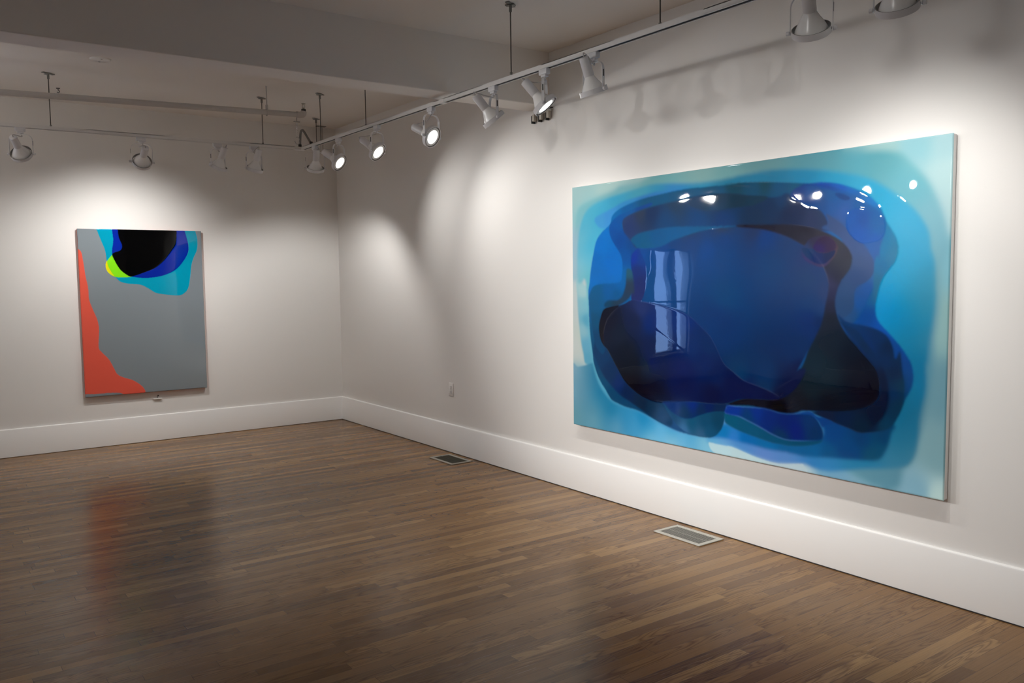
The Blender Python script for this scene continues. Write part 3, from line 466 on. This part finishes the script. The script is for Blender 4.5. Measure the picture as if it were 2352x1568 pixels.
def painting_face(name, parent, mat, col, hgt, w, h, axis):
    """grid in the painting's plane; local u runs left to right, z up, relief towards the viewer"""
    ny, nx = hgt.shape
    u, z = np.meshgrid(np.linspace(0, w, nx), np.linspace(h, 0, ny))
    e = np.minimum(np.minimum(u, w - u), np.minimum(z, h - z))
    R = .007
    edge = np.where(e < R, R - np.sqrt(np.maximum(0, R * R - (R - e) ** 2)), 0.0)     # rounded lip
    d = hgt - edge
    co = np.zeros((ny * nx, 3), np.float32)
    if axis == 'x': co[:, 0] = -d.ravel(); co[:, 1] = -u.ravel()
    else: co[:, 0] = u.ravel(); co[:, 1] = -d.ravel()
    co[:, 2] = z.ravel()
    i = np.arange(ny * nx).reshape(ny, nx)
    q = np.stack([i[:-1, :-1], i[1:, :-1], i[1:, 1:], i[:-1, 1:]], -1).reshape(-1, 4)
    me = bpy.data.meshes.new(name)
    me.vertices.add(len(co)); me.vertices.foreach_set('co', co.ravel())
    me.loops.add(q.size); me.loops.foreach_set('vertex_index', q.ravel().astype(np.int32))
    me.polygons.add(len(q)); me.polygons.foreach_set('loop_start', np.arange(0, q.size, 4, dtype=np.int32))
    me.polygons.foreach_set('use_smooth', np.ones(len(q), bool))
    me.update(calc_edges=True)
    at = me.color_attributes.new('pour_colour', 'FLOAT_COLOR', 'POINT')
    rgb = np.ones((ny * nx, 4), np.float32); rgb[:, :3] = col.reshape(-1, 3)
    at.data.foreach_set('color', rgb.ravel())
    me.materials.append(mat)
    o = bpy.data.objects.new(name, me); C.objects.link(o); o.parent = parent
    return o

# large blue painting on wall_right
BW, BHT, BZ, BY = 2.662, 1.680, .490, -4.040
root = thing('abstract_painting', 'large glossy blue abstract painting hung on the right wall', 'painting', (0, BY, BZ))
col, hgt = pour(BLUE_LAYERS, BW, BHT, 1100, 694, lambda s, t: 1.09 + .47 * t - .58 * t * t - .30 * s * t * t, .0015)
f = painting_face('painted_face', root, M['blue_resin'], col, hgt, BW, BHT, 'x'); f.location = (-.046, 0, 0)
bm = bmesh.new(); add_box(bm, (-.0425, -BW + .001, .001), (-.006, -.001, BHT - .001), .006, seg=3)
obj('panel_edge', bm, M['canvas_edge'], root, True, 40)
bm = bmesh.new()
for lo, hi in (((-.013, -BW + .03, .03), (-.0005, -BW + .08, BHT - .03)), ((-.013, -.08, .03), (-.0005, -.03, BHT - .03)), ((-.013, -BW + .03, .03), (-.0005, -.03, .08)), ((-.013, -BW + .03, BHT - .08), (-.0005, -.03, BHT - .03))):
    add_box(bm, lo, hi)
obj('backing_frame', bm, M['backing'], root)

# smaller grey / coral painting on wall_back
SW, SH, SZ, SX = 1.105, 1.556, .482, -2.581
root = thing('abstract_painting', 'grey abstract painting with coral edge and black, blue and teal pour on the back wall', 'painting', (SX, 0, SZ))
col, hgt = pour(GREY_LAYERS, SW, SH, 440, 620, lambda s, t: 1.0 + 0 * s, .0)
f = painting_face('painted_face', root, M['grey_resin'], col, hgt, SW, SH, 'y'); f.location = (0, -.046, 0)
bm = bmesh.new(); add_box(bm, (.001, -.0425, .001), (SW - .001, -.012, SH - .001), .004, seg=2)
o = obj('panel_edge', bm, M['coral_edge'], root, True, 40); o['label'] = 'coral red side edge'
bm = bmesh.new()
for lo, hi in (((.03, -.013, .03), (.08, -.0005, SH - .03)), ((SW - .08, -.013, .03), (SW - .03, -.0005, SH - .03)), ((.03, -.013, .03), (SW - .03, -.0005, .08)), ((.03, -.013, SH - .08), (SW - .03, -.0005, SH - .03))):
    add_box(bm, lo, hi)
obj('backing_frame', bm, M['backing'], root)

# ------------------------------------------------------------------ lighting tracks
TZ = 2.735; TXR = -.842; TYL = -1.132
def track(name, label, a, b, joints):
    """open-bottomed channel between two points; local x runs along it"""
    a, b = Vector(a), Vector(b); d = (b - a); L = d.length
    root = thing(name, label, 'lighting track', a, math.atan2(d.y, d.x))
    hw, ht, lip = .020, .026, .0075
    bm = bmesh.new()
    add_box(bm, (0, -hw, .003), (L, -hw + .004, ht)); add_box(bm, (0, hw - .004, .003), (L, hw, ht)); add_box(bm, (0, -hw, ht - .004), (L, hw, ht))
    add_box(bm, (0, -hw, 0), (L, -hw + lip, .004)); add_box(bm, (0, hw - lip, 0), (L, hw, .004))
    add_box(bm, (0, -hw, 0), (.004, hw, ht)); add_box(bm, (L - .004, -hw, 0), (L, hw, ht))
    obj('channel', bm, M['track_white'], root)
    bm = bmesh.new(); add_box(bm, (.005, -hw + .0045, .0045), (L - .005, hw - .0045, ht - .0045)); obj('conductor_insert', bm, M['dark'], root)
    for x0, x1 in joints:
        bm = bmesh.new(); add_box(bm, (x0, -hw - .0015, -.0015), (x1, hw + .0015, ht + .0015), .002); obj('joint_coupling', bm, M['track_white'], root)
    return root
track('lighting_track', 'long white track hung parallel to the right wall', (TXR, TYL + .02, TZ), (TXR, -9.6, TZ), [(2.50, 2.56), (.0, .05), (5.9, 5.96)])
track('lighting_track', 'white track hung parallel to the back wall', (TXR - .02, TYL, TZ), (-5.62, TYL, TZ), [(.0, .06), (2.42, 2.45)])
track('lighting_track', 'white track along the left wall, beyond the left edge of the photo', (-5.6, TYL - .03, TZ), (-5.6, -8.2, TZ), [(.0, .05)])

def hang_rod(x, y, label, z0=TZ + .024, z1=CEIL, r=.0036, ang=.6, group='rods holding up the lighting tracks'):
    root = thing('suspension_rod', label, 'rod', (x, y, z0), 0, group)
    h = z1 - z0
    bm = bmesh.new(); add_tube(bm, [(0, 0, 0), (0, 0, h - .006)], r, 8); obj('rod', bm, M['rod'], root, True, 50)
    bm = bmesh.new(); add_box(bm, (-.052, -.014, h - .006), (.052, .014, h), .002); add_box(bm, (-.015, -.030, h - .010), (.015, .030, h - .005), .002)
    add_tube(bm, [(0, 0, h - .045), (0, 0, h - .008)], .009, 10)
    o = obj('ceiling_clip', bm, M['clip'], root); o.rotation_euler.z = ang
    bm = bmesh.new(); add_tube(bm, [(0, 0, 0), (0, 0, .014)], .008, 6); obj('track_nut', bm, M['clip'], root)
hang_rod(TXR, -1.56, 'thin rod holding the right track, nearest to the room corner')
hang_rod(TXR, -2.45, 'thin rod holding the right track, its top hidden by the beam')
hang_rod(TXR - .03, -4.47, 'thin rod holding the right track just in front of the beam')
hang_rod(TXR, -5.67, 'thin rod holding the right track, its top cut off by the photo edge')
hang_rod(-2.895, TYL, 'thin rod holding the back track near its left end')
hang_rod(-1.21, TYL, 'thin rod holding the back track near the room corner')
hang_rod(-5.6, -2.5, 'thin rod holding the left track, beyond the photo edge')
hang_rod(-5.6, -6.1, 'thin rod holding the left track, far end')
hang_rod(TXR, -7.6, 'thin rod holding the right track above the camera side')
# short stubs in the corner behind the tracks
hang_rod(-.415, -.46, 'short drop rod hanging from the ceiling between track and corner', z0=2.90, group='short drops in the corner')
root = thing('conduit_drop', 'pair of short conduits hanging from the ceiling in the room corner', 'conduit', (-.20, -.085, 2.885))
bm = bmesh.new(); add_tube(bm, [(-.014, 0, 0), (-.014, 0, .278)], .007, 10); add_tube(bm, [(.016, .01, 0), (.016, .01, .278)], .007, 10); obj('conduit', bm, M['pipe'], root, True, 50)
bm = bmesh.new(); add_box(bm, (-.05, -.02, .278), (.05, .03, .285), .002); obj('ceiling_plate', bm, M['clip'], root)

# bent feed cable joining the two tracks
root = thing('feed_cable', 'grey armoured feed cable bent up between the ends of the two tracks', 'cable', (TXR, TYL, TZ))
P1 = [(-.02, .005, .03), (-.019, 0, .09), (-.016, -.010, .155), (-.009, -.030, .178), (-.001, -.056, .160), (.002, -.125, .098), (.004, -.20, .035)]
bm = bmesh.new(); add_tube(bm, cr_curve(P1, 6), .0105, 10); obj('cable', bm, M['cable'], root, True, 60)
for p in (P1[0], P1[-1]):
    bm = bmesh.new(); add_tube(bm, [(p[0], p[1], .024), (p[0], p[1], .052)], .015, 12); obj('connector', bm, M['black'], root, True, 50)

# ------------------------------------------------------------------ track lamps
DROP = .200
def yoke_mesh():
    hw, zt, R = .083, -.052, .048
    path = [(-hw, -DROP - .008)]
    path += [(-hw, zt - R)] + [(-hw + R * (1 - math.cos(a)), zt - R + R * math.sin(a)) for a in np.linspace(.2, PI / 2, 7)]
    path += [(-x, z) for x, z in reversed(path)]
    bm = bmesh.new(); rings = []; N = len(path)
    for i, (x, z) in enumerate(path):
        ax, az = path[max(0, i - 1)]; bx, bz = path[min(N - 1, i + 1)]
        tx, tz = bx - ax, bz - az; l = math.hypot(tx, tz); nx, nz = -tz / l * .0013, tx / l * .0013
        rings.append([bm.verts.new((x + nx, -.008, z + nz)), bm.verts.new((x + nx, .008, z + nz)), bm.verts.new((x - nx, .008, z - nz)), bm.verts.new((x - nx, -.008, z - nz))])
    for a, b in zip(rings, rings[1:]):
        for k in range(4): bm.faces.new((a[k], a[(k + 1) % 4], b[(k + 1) % 4], b[k]))
    bm.faces.new(rings[0]); bm.faces.new(rings[-1][::-1])
    for s in (-1, 1):          # slot pressed into each arm
        add_box(bm, (s * .0855 - .0018, -.0028, -.135), (s * .0855 - .0002, .0028, -.100), mi=1) if s > 0 else add_box(bm, (-.0853, -.0028, -.135), (-.0837, .0028, -.100), mi=1)
    return bm
def make_lamp():
    r = thing('track_lamp', 'white gimbal-ring track lamp', 'track lamp', (0, 0, TZ), 0, 'gimbal ring lamps on the tracks')
    bm = bmesh.new(); add_box(bm, (-.036, -.016, -.030), (.036, .016, .004), .004); add_box(bm, (-.022, -.0125, -.044), (.022, .0125, -.028), .003)
    add_tube(bm, [(0, 0, -.056), (0, 0, -.040)], .009, 12)
    ad = obj('track_adapter', bm, M['white_metal'], r, True, 40)
    yo = obj('yoke', yoke_mesh(), [M['white_metal'], M['dark']], r)
    for s in (-1, 1):
        bm = bmesh.new(); add_tube(bm, [(s * .0745, 0, -DROP), (s * .086, 0, -DROP)], .0035, 10)
        add_tube(bm, [(s * .086, 0, -DROP), (s * .087, 0, -DROP), (s * .098, 0, -DROP), (s * .100, 0, -DROP)], [.0075, .009, .009, .006], 12)
        obj('knob', bm, M['white_metal'], yo, True, 40)
    bm = bmesh.new(); add_lathe(bm, [(.0770, .0135), (.0775, -.0135), (.0735, -.0135)], 48); add_lathe(bm, [(.0735, -.0135), (.0735, .0135), (.0770, .0135)], 48, mi=1)
    ring = obj('gimbal_ring', bm, [M['white_metal'], M['inner']], r, True, 40)
    bm = bmesh.new(); add_lathe(bm, [(0, .094), (.0245, .094), (.0255, .082), (.029, .072), (.037, .056), (.048, .038), (.057, .022), (.0645, .006), (.067, -.005), (.0655, -.0105), (.052, -.0115), (.0485, -.0100)], 48)
    bulb = obj('bulb', bm, M['bulb'], r, True, 60)
    bm = bmesh.new(); add_lathe(bm, [(.0487, -.0100), (.040, -.0118), (.024, -.0130), (0, -.0135)], 40)
    lens = obj('lens', bm, M['lit'], bulb, True)
    bm = bmesh.new(); add_lathe(bm, [(0, .182), (.022, .182), (.0265, .179), (.0275, .172), (.0275, .084), (.0262, .080), (0, .080)], 36)
    hold = obj('lamp_holder', bm, M['white_metal'], r, True, 40)
    for h in (ring, bulb, hold): h.location = (0, 0, -DROP)
    return r
proto = make_lamp()
proto_lens_lit = [c for c in proto.children if c.name.startswith('bulb')][0].children[0].data
lens_off = proto_lens_lit.copy(); lens_off.name = 'lens_off'; lens_off.materials[0] = M['unlit']
used = [False]
def copy_tree(o, parent=None):
    c = o.copy(); C.objects.link(c); c.parent = parent
    for ch in o.children: copy_tree(ch, c)
    return c
def base(o): return o.name.split('.')[0]
def lamp(x, y, d, label, track_ang, lit, beams=(), sag=.5, soft=.035, colour=(1.0, .983, .955)):
    d = Vector(d).normalized(); dh = math.hypot(d.x, d.y)
    az = math.atan2(-d.x, d.y); th = math.atan2(dh, -d.z)
    r = proto if not used[0] else copy_tree(proto)
    first = not used[0]; used[0] = True
    r.location = (x, y, TZ); r.rotation_euler = (0, 0, az); r['label'] = label
    for ch in r.children:
        b = base(ch)
        if b in ('gimbal_ring', 'bulb', 'lamp_holder'): ch.rotation_euler = (th, 0, 0)
        if b == 'track_adapter': ch.rotation_euler = (0, 0, track_ang - az)
        if b == 'bulb' and not lit: ch.children[0].data = lens_off
    # cord from the adapter to the back of the holder
    back = Vector((0, -math.sin(th) * .182, -DROP + math.cos(th) * .182)); side = .03 * (1 if sag > 0 else -1)
    mid = back * .45 + Vector((0, 0, -.045)) * .55 + Vector((side, -.01, .012 - abs(sag) * .05))
    bm = bmesh.new()
    add_tube(bm, cr_curve([(.006, 0, -.047), (.012, -.004, -.066), mid, back + Vector((side * .3, -math.sin(th) * .022, math.cos(th) * .022)), back - Vector((0, -math.sin(th) * .006, math.cos(th) * .006))], 6), .0032, 8)
    cords.append((bm, r))
    for bd, power, half, blend in beams:        # beam and spill of the reflector
        bd = Vector(bd).normalized()
        l = bpy.data.lights.new('spot_light', 'SPOT'); l.energy = power; l.spot_size = math.radians(2 * half); l.spot_blend = blend
        l.shadow_soft_size = soft; l.color = colour
        o = bpy.data.objects.new('spot_light', l); C.objects.link(o)
        o.location = Vector((x, y, TZ - DROP)) + bd * .060
        o.rotation_euler = (-bd).to_track_quat('Z', 'Y').to_euler()
def aim(y, ty, tz): return (.842, ty - y, tz - 2.535)      # direction from a lamp on the right track to a point of the right wall
cords = []
R90 = PI / 2
TXS = -5.6
OFFLABEL = 'unseen white lamp aimed across the room at the blue painting, outside the left photo edge'
LAMPS = [
 (TXR, -1.42, (.10, .45, -.89), 'white lamp on the right track, first from the room corner, pointing straight down', R90, True, dict(beams=[((.13, .38, -.92), 54, 60, .6)])),
 (TXR, -1.926, (.45, -.70, -.55), 'lit lamp on the right track, second from the room corner, lens facing the viewer', R90, True, dict(beams=[((.55, -.60, -.58), 26, 57, 1)], sag=-.4)),
 (TXR, -2.638, (.38, -.70, -.60), 'lit lamp on the right track, third from the room corner, between two glowing lenses', R90, True, dict(beams=[((.50, -.63, -.60), 33, 57, 1)])),
 (TXR, -3.47, (.32, -.82, -.46), 'lit lamp on the right track just behind the beam, lens facing the viewer', R90, True, dict(beams=[((.45, -.70, -.55), 3, 57, 1)], sag=-.4)),
 (TXR, -4.235, (.60, -.20, -.77), 'white lamp on the right track, seen edge-on in front of the beam face', R90, True, dict(beams=[((.54, .02, -.82), 15, 57, 1), (aim(-4.235, -4.5, .25), 26, 36, 1)])),
 (TXR, -4.755, (.45, -.45, -.77), 'lit lamp on the right track showing a thin slanted glowing lens', R90, True, dict(beams=[((.40, -.57, -.71), 10, 57, 1), (aim(-4.755, -5.1, .25), 26, 36, 1)], sag=-.5)),
 (TXR, -5.18, (.355, -.02, -.93), 'white lamp on the right track, tilted away, third from the right end of the picture', R90, True, dict(beams=[((.355, -.02, -.93), 12, 57, 1), (aim(-5.18, -5.6, .25), 26, 36, 1)])),
 (TXR, -6.518, (.54, .27, -.79), 'large white lamp at the top of the photo, its whole reflector bulb in view', R90, True, dict(beams=[((.50, .10, -.85), 22, 57, 1), (aim(-6.518, -6.2, .25), 28, 36, 1)])),
 (TXR, -6.886, (.56, .22, -.80), 'white lamp cut off by the top of the photo, only ring and bulb end showing', R90, True, dict(beams=[((.55, .40, -.73), 26, 57, 1)])),
 (-3.105, TYL, (.33, .68, -.55), 'white lamp on the back track, leftmost, its holder leaning left', 0, True, dict(beams=[((.10, .60, -.80), 13, 57, 1)])),
 (-2.237, TYL, (.02, .85, -.53), 'lamp on the back track aimed at the grey painting, with a bright rim', 0, True, dict(beams=[((0, .70, -.71), 72, 57, 1)], sag=-.6)),
 (-1.616, TYL, (-.23, .38, -.85), 'unlit lamp on the back track, third from the left, holder leaning right', 0, False, dict()),
 (-1.298, TYL, (-.13, .36, -.88), 'unlit lamp on the back track, nearest to the room corner', 0, False, dict(sag=-.4)),
 (TXR, -7.95, (.38, .72, -.58), 'added white lamp near the end of the right track, outside the top of the photo', R90, True, dict(beams=[((.36, .62, -.70), 20, 50, 1)])),  # unseen lamp added to brighten the blue painting's right edge
] + [(x, y, (-x, ty - y, tz - 2.535), OFFLABEL, ta, True, dict(beams=[((-x, ty - y, tz - 2.535), p, h, 1)], soft=.24 if y < -5 else .045)) for x, y, ty, tz, p, h, ta in (
    (-4.36, TYL, -4.6, 1.2, 90, 22, 0), (-4.80, TYL, -5.4, .4, 175, 22, 0),
    (TXS, -1.90, -4.6, 1.2, 180, 22, R90), (TXS, -2.15, -5.9, .2, 150, 22, R90), (TXS, -2.90, -5.0, .8, 45, 25, R90), (TXS, -3.45, -5.0, .8, 35, 25, R90),
    (TXS, -5.20, -5.4, 1.0, 25, 28, R90), (TXS, -6.80, -4.6, 1.2, 135, 22, R90), (TXS, -7.10, -6.1, 1.1, 150, 22, R90), (TXS, -6.45, -4.9, 1.0, 12, 34, R90))  # unseen extra lamps, added with large soft sources to light the right side
]
for a in LAMPS: lamp(*a[:6], **a[6])
for bm, r in cords: obj('cord', bm, M['cord'], r, True, 60)

# ------------------------------------------------------------------ sprinkler pipe near the ceiling
pa, pb = Vector((XL + .02, -1.6, 2.80)), Vector((-1.045, -1.6, 2.963))
root = thing('sprinkler_pipe', 'painted sprinkler pipe hung below the ceiling in front of the back track', 'pipe', pb)
bm = bmesh.new(); add_tube(bm, [pa - pb, (0, 0, 0)], .0225, 20); obj('pipe', bm, M['pipe'], root, True, 50)
def pipe_z(x): return pa.z + (pb.z - pa.z) * (x - pa.x) / (pb.x - pa.x)
for hx in (-1.335, -4.4):
    zz = pipe_z(hx)
    bm = bmesh.new(); ring = [(hx - pb.x, .027 * math.sin(a), zz - pb.z + .027 * math.cos(a)) for a in np.linspace(0, 2 * PI, 20)]
    add_tube(bm, [(hx - pb.x + dx, p[1], p[2]) for dx in (0,) for p in ring], .0045, 6, cap=False)
    add_tube(bm, [(hx - pb.x, 0, zz - pb.z + .024), (hx - pb.x, 0, zz - pb.z + .06)], .011, 10)
    add_tube(bm, [(hx - pb.x, 0, zz - pb.z + .05), (hx - pb.x, 0, CEIL - pb.z)], .005, 8)
    obj('pipe_hanger', bm, M['pipe'], root, True, 50)
bm = bmesh.new(); add_tube(bm, cr_curve([(-.03, 0, 0), (0.005, 0, 0), (.028, 0, .006), (.034, 0, .03)], 6), .026, 16); obj('elbow', bm, M['pipe'], root, True, 50)
bm = bmesh.new(); add_tube(bm, [(.034, 0, .028), (.034, 0, .050)], .020, 14); obj('collar', bm, M['black'], root, True, 40)
bm = bmesh.new(); add_tube(bm, [(.034, 0, .05), (.034, 0, .062)], .010, 10)
for s in (-1, 1): add_tube(bm, [(.034 + s * .009, 0, .060), (.034 + s * .012, 0, .078), (.034 + s * .003, 0, .094)], .0025, 6)
add_lathe(bm, [(0, .094), (.017, .094), (.018, .097), (0, .097)], 16, mat=Matrix.Translation((.034, 0, 0)))
obj('sprinkler_head', bm, M['brass'], root, True, 40)

# beaded pull chain with a hook, hanging from the pipe end
root = thing('hanging_chain', 'short beaded chain with a wire hook hanging under the pipe end', 'chain', (-1.075, -1.6, 2.930))
bm = bmesh.new(); add_box(bm, (-.028, -.008, -.032), (.028, .008, -.027), .001); add_tube(bm, [(0, 0, .006), (0, 0, -.03)], .003, 6)
obj('crossbar', bm, M['clip'], root)
bm = bmesh.new(); z = -.04
for k in range(6):
    rr = .008 if k < 2 else .006
    bmesh.ops.create_icosphere(bm, subdivisions=2, radius=rr, matrix=Matrix.Translation((0, 0, z - rr))); z -= 2 * rr + .005
add_tube(bm, [(0, 0, -.03), (0, 0, z)], .0015, 6); obj('beads', bm, M['plate'], root, True)
bm = bmesh.new(); add_tube(bm, [(.022 * math.sin(a), 0, z - .040 + .030 * math.cos(a)) for a in np.linspace(-.5, 4.6, 20)], .0028, 6); obj('hook', bm, M['cord'], root, True)

# round cover plate and a small screw hook on the ceiling
root = thing('ceiling_cover', 'round white cover plate on the ceiling just behind the beam', 'cover plate', (-2.64, -1.80, CEIL))
bm = bmesh.new(); add_lathe(bm, [(0, -.010), (.060, -.010), (.070, -.006), (.073, 0)], 40); obj('cover', bm, M['bulb'], root, True, 50)
for s in (-1, 1):
    bm = bmesh.new(); add_box(bm, (-.006, s * .045 - .006, -.0125), (.006, s * .045 + .006, -.0095), .001)
    obj('screw_cap', bm, M['clip'], root)
root = thing('ceiling_hook', 'tiny dark screw hook in the ceiling near the left track rod', 'hook', (-2.755, -.60, CEIL))
bm = bmesh.new(); add_tube(bm, [(0, 0, 0), (0, 0, -.018)] + [(.010 * math.sin(a), 0, -.027 - .010 * -math.cos(a)) for a in np.linspace(0.3, 4.2, 10)], .0032, 6); obj('hook', bm, M['rod'], root, True)
bm = bmesh.new(); add_lathe(bm, [(0, -.005), (.014, -.005), (.016, 0)], 14); obj('hook_plate', bm, M['rod'], root, True, 40)

# small three-hook bracket on the right wall below the beam end
root = thing('wall_bracket', 'small beige bracket with three hooks on the right wall under the beam end', 'bracket', (0, -3.665, 2.735))
bm = bmesh.new(); add_box(bm, (-.012, -.105, .010), (0, .105, .030), .003); obj('back_bar', bm, M['beige'], root)
for k, yy in enumerate((-.085, 0, .085)):
    bm = bmesh.new(); add_box(bm, (-.035, yy - .016, -.035), (-.010, yy + .016, .014), .004); h = obj('hook', bm, M['beige'], root)
    bm = bmesh.new(); add_box(bm, (-.037, yy + .009, -.050), (-.004, yy + .020, .006), .002); obj('hook_gap', bm, M['black'], h)
bm = bmesh.new(); add_box(bm, (-.030, -.115, .034), (0, -.050, .040), .001); obj('top_clip', bm, M['black'], root)

# ------------------------------------------------------------------ outlet, floor registers, wall ledge
root = thing('wall_outlet', 'white duplex outlet low on the right wall', 'outlet', (0, -2.305, .562))
bm = bmesh.new(); add_box(bm, (-.006, -.036, -.0585), (0, .036, .0585), .003); obj('cover_plate', bm, M['plate'], root, True, 40)
for zz in (-.0195, .0195):
    bm = bmesh.new(); add_lathe(bm, [(0, .0085), (.0155, .0085), (.017, .007), (.017, .004)], 24, mat=Matrix.Translation((0, 0, zz)) @ Matrix.Rotation(-PI / 2, 4, 'Y'))
    rc = obj('receptacle', bm, M['plate'], root, True, 40)
    bm = bmesh.new()
    for yy in (-.0065, .0065): add_box(bm, (-.0092, yy - .0012, zz - .001), (-.0080, yy + .0012, zz + .008))
    add_box(bm, (-.0092, -.0025, zz - .011), (-.0080, .0025, zz - .006)); obj('socket_holes', bm, M['black'], rc)
bm = bmesh.new(); add_lathe(bm, [(0, .0075), (.003, .0075), (.0035, .006)], 10, mat=Matrix.Rotation(-PI / 2, 4, 'Y')); obj('screw', bm, M['clip'], root, True, 40)

def register(label, cy, mats, nsl, tilt):
    x0, x1, L = -.290, -.080, .365
    root = thing('floor_register', label, 'floor vent', ((x0 + x1) / 2, cy, 0), 0, None)
    hw, hl, fr = (x1 - x0) / 2, L / 2, .028
    bm = bmesh.new()
    for lo, hi in (((-hw, -hl), (-hw + fr, hl)), ((hw - fr, -hl), (hw, hl)), ((-hw + fr, -hl), (hw - fr, -hl + fr)), ((-hw + fr, hl - fr), (hw - fr, hl))):
        add_box(bm, (lo[0], lo[1], .0005), (hi[0], hi[1], .0065), .0015)
    obj('rim', bm, mats[0], root)
    bm = bmesh.new(); step = (L - 2 * fr) / nsl
    for k in range(nsl):
        yy = -hl + fr + step * (k + .5); s = math.sin(tilt) * .0030; c = math.cos(tilt) * .0026
        vs = [bm.verts.new((xx, yy + dy, .0035 + dz)) for xx in (-hw + fr, hw - fr) for dy, dz in ((-s, -c * .6), (s, c * .6))]
        for off in ((0, 0),): bm.faces.new((vs[0], vs[1], vs[3], vs[2]))
    for xx in (-hw + fr + (2 * hw - 2 * fr) * .5,):
        add_box(bm, (xx - .002, -hl + fr, .001), (xx + .002, hl - fr, .0045))
    obj('louvre_grille', bm, mats[1], root)
    bm = bmesh.new(); add_box(bm, (-hw + fr - .002, -hl + fr - .002, .0002), (hw - fr + .002, hl - fr + .002, .0008)); obj('duct_opening', bm, M['pit'], root)
    return root
register('pale metal floor vent below the blue painting', -5.262, (M['grille'], M['slats']), 23, .5)
r2 = register('darker floor vent near the room corner, below the wall outlet', -2.572, (M['grille_dim'], M['slats_dim']), 23, .3)
bm = bmesh.new(); add_box(bm, (-.010, .135, .006), (.010, .150, .012), .002); obj('damper_lever', bm, M['grille'], r2)

root = thing('wall_ledge', 'small white ledge on the back wall just under the grey painting', 'ledge', (-1.941, 0, .408))
bm = bmesh.new(); add_box(bm, (-.040, -.018, -.003), (.040, 0, .003), .001); obj('shelf', bm, M['plate'], root)
bm = bmesh.new(); add_lathe(bm, [(0, .012), (.006, .012), (.007, 0)], 12, mat=Matrix.Translation((.006, 0, .030)) @ Matrix.Rotation(PI / 2, 4, 'X')); add_lathe(bm, [(0, .010), (.004, .010), (.005, 0)], 12, mat=Matrix.Translation((.000, 0, .016)) @ Matrix.Rotation(PI / 2, 4, 'X'))
obj('screw', bm, M['rod'], root, True, 40)

# ------------------------------------------------------------------ remaining light
def area(name, loc, target, size, power, colour, sy=None):
    l = bpy.data.lights.new(name, 'AREA'); l.energy = power; l.color = colour; l.size = size
    if sy: l.shape = 'RECTANGLE'; l.size_y = sy
    o = bpy.data.objects.new(name, l); C.objects.link(o); o.location = loc
    o.rotation_euler = (Vector(loc) - Vector(target)).to_track_quat('Z', 'Y').to_euler()
    return o
area('bounce_fill', (-5.4, -2.6, 1.6), (-6.1, -2.3, 3.1), 1.0, 34, (1.0, .95, .88))  # unseen fill added to lift the ceiling and back-left walls, no fixture there

p = area('window_portal', ((WX0 + WX1) / 2, .19, (WZ0 + WZ1) / 2), ((WX0 + WX1) / 2, -3, (WZ0 + WZ1) / 2), WX1 - WX0, 1, (1, 1, 1), WZ1 - WZ0)
p.data.cycles.is_portal = True

wd = bpy.data.worlds.new('dusk_sky'); bpy.context.scene.world = wd; wd.use_nodes = True
bg = wd.node_tree.nodes['Background']; bg.inputs[0].default_value = (.30, .52, 1.0, 1); bg.inputs[1].default_value = 9.5

# ------------------------------------------------------------------ camera
cam = bpy.data.cameras.new('camera'); cam.sensor_width = 36.0; cam.lens = 29.699
co = bpy.data.objects.new('camera', cam); C.objects.link(co)
rt, up, fw = Vector((.8112, -.584644, -.012058)), Vector((.05433, .054821, .997017)), Vector((.582239, .809436, -.076234))
co.matrix_world = Matrix(((rt.x, up.x, -fw.x, -3.9042), (rt.y, up.y, -fw.y, -8.6606), (rt.z, up.z, -fw.z, 1.55), (0, 0, 0, 1)))
sc = bpy.context.scene; sc.camera = co

sc.view_settings.view_transform = 'Standard'
sc.view_settings.look = 'None'
sc.view_settings.exposure = 0.0
cy = sc.cycles
cy.use_denoising = True
cy.use_adaptive_sampling = True; cy.adaptive_threshold = .02
cy.max_bounces = 8; cy.diffuse_bounces = 5; cy.glossy_bounces = 4; cy.transmission_bounces = 4; cy.transparent_max_bounces = 6
cy.caustics_reflective = False; cy.caustics_refractive = False
cy.sample_clamp_indirect = 4.0
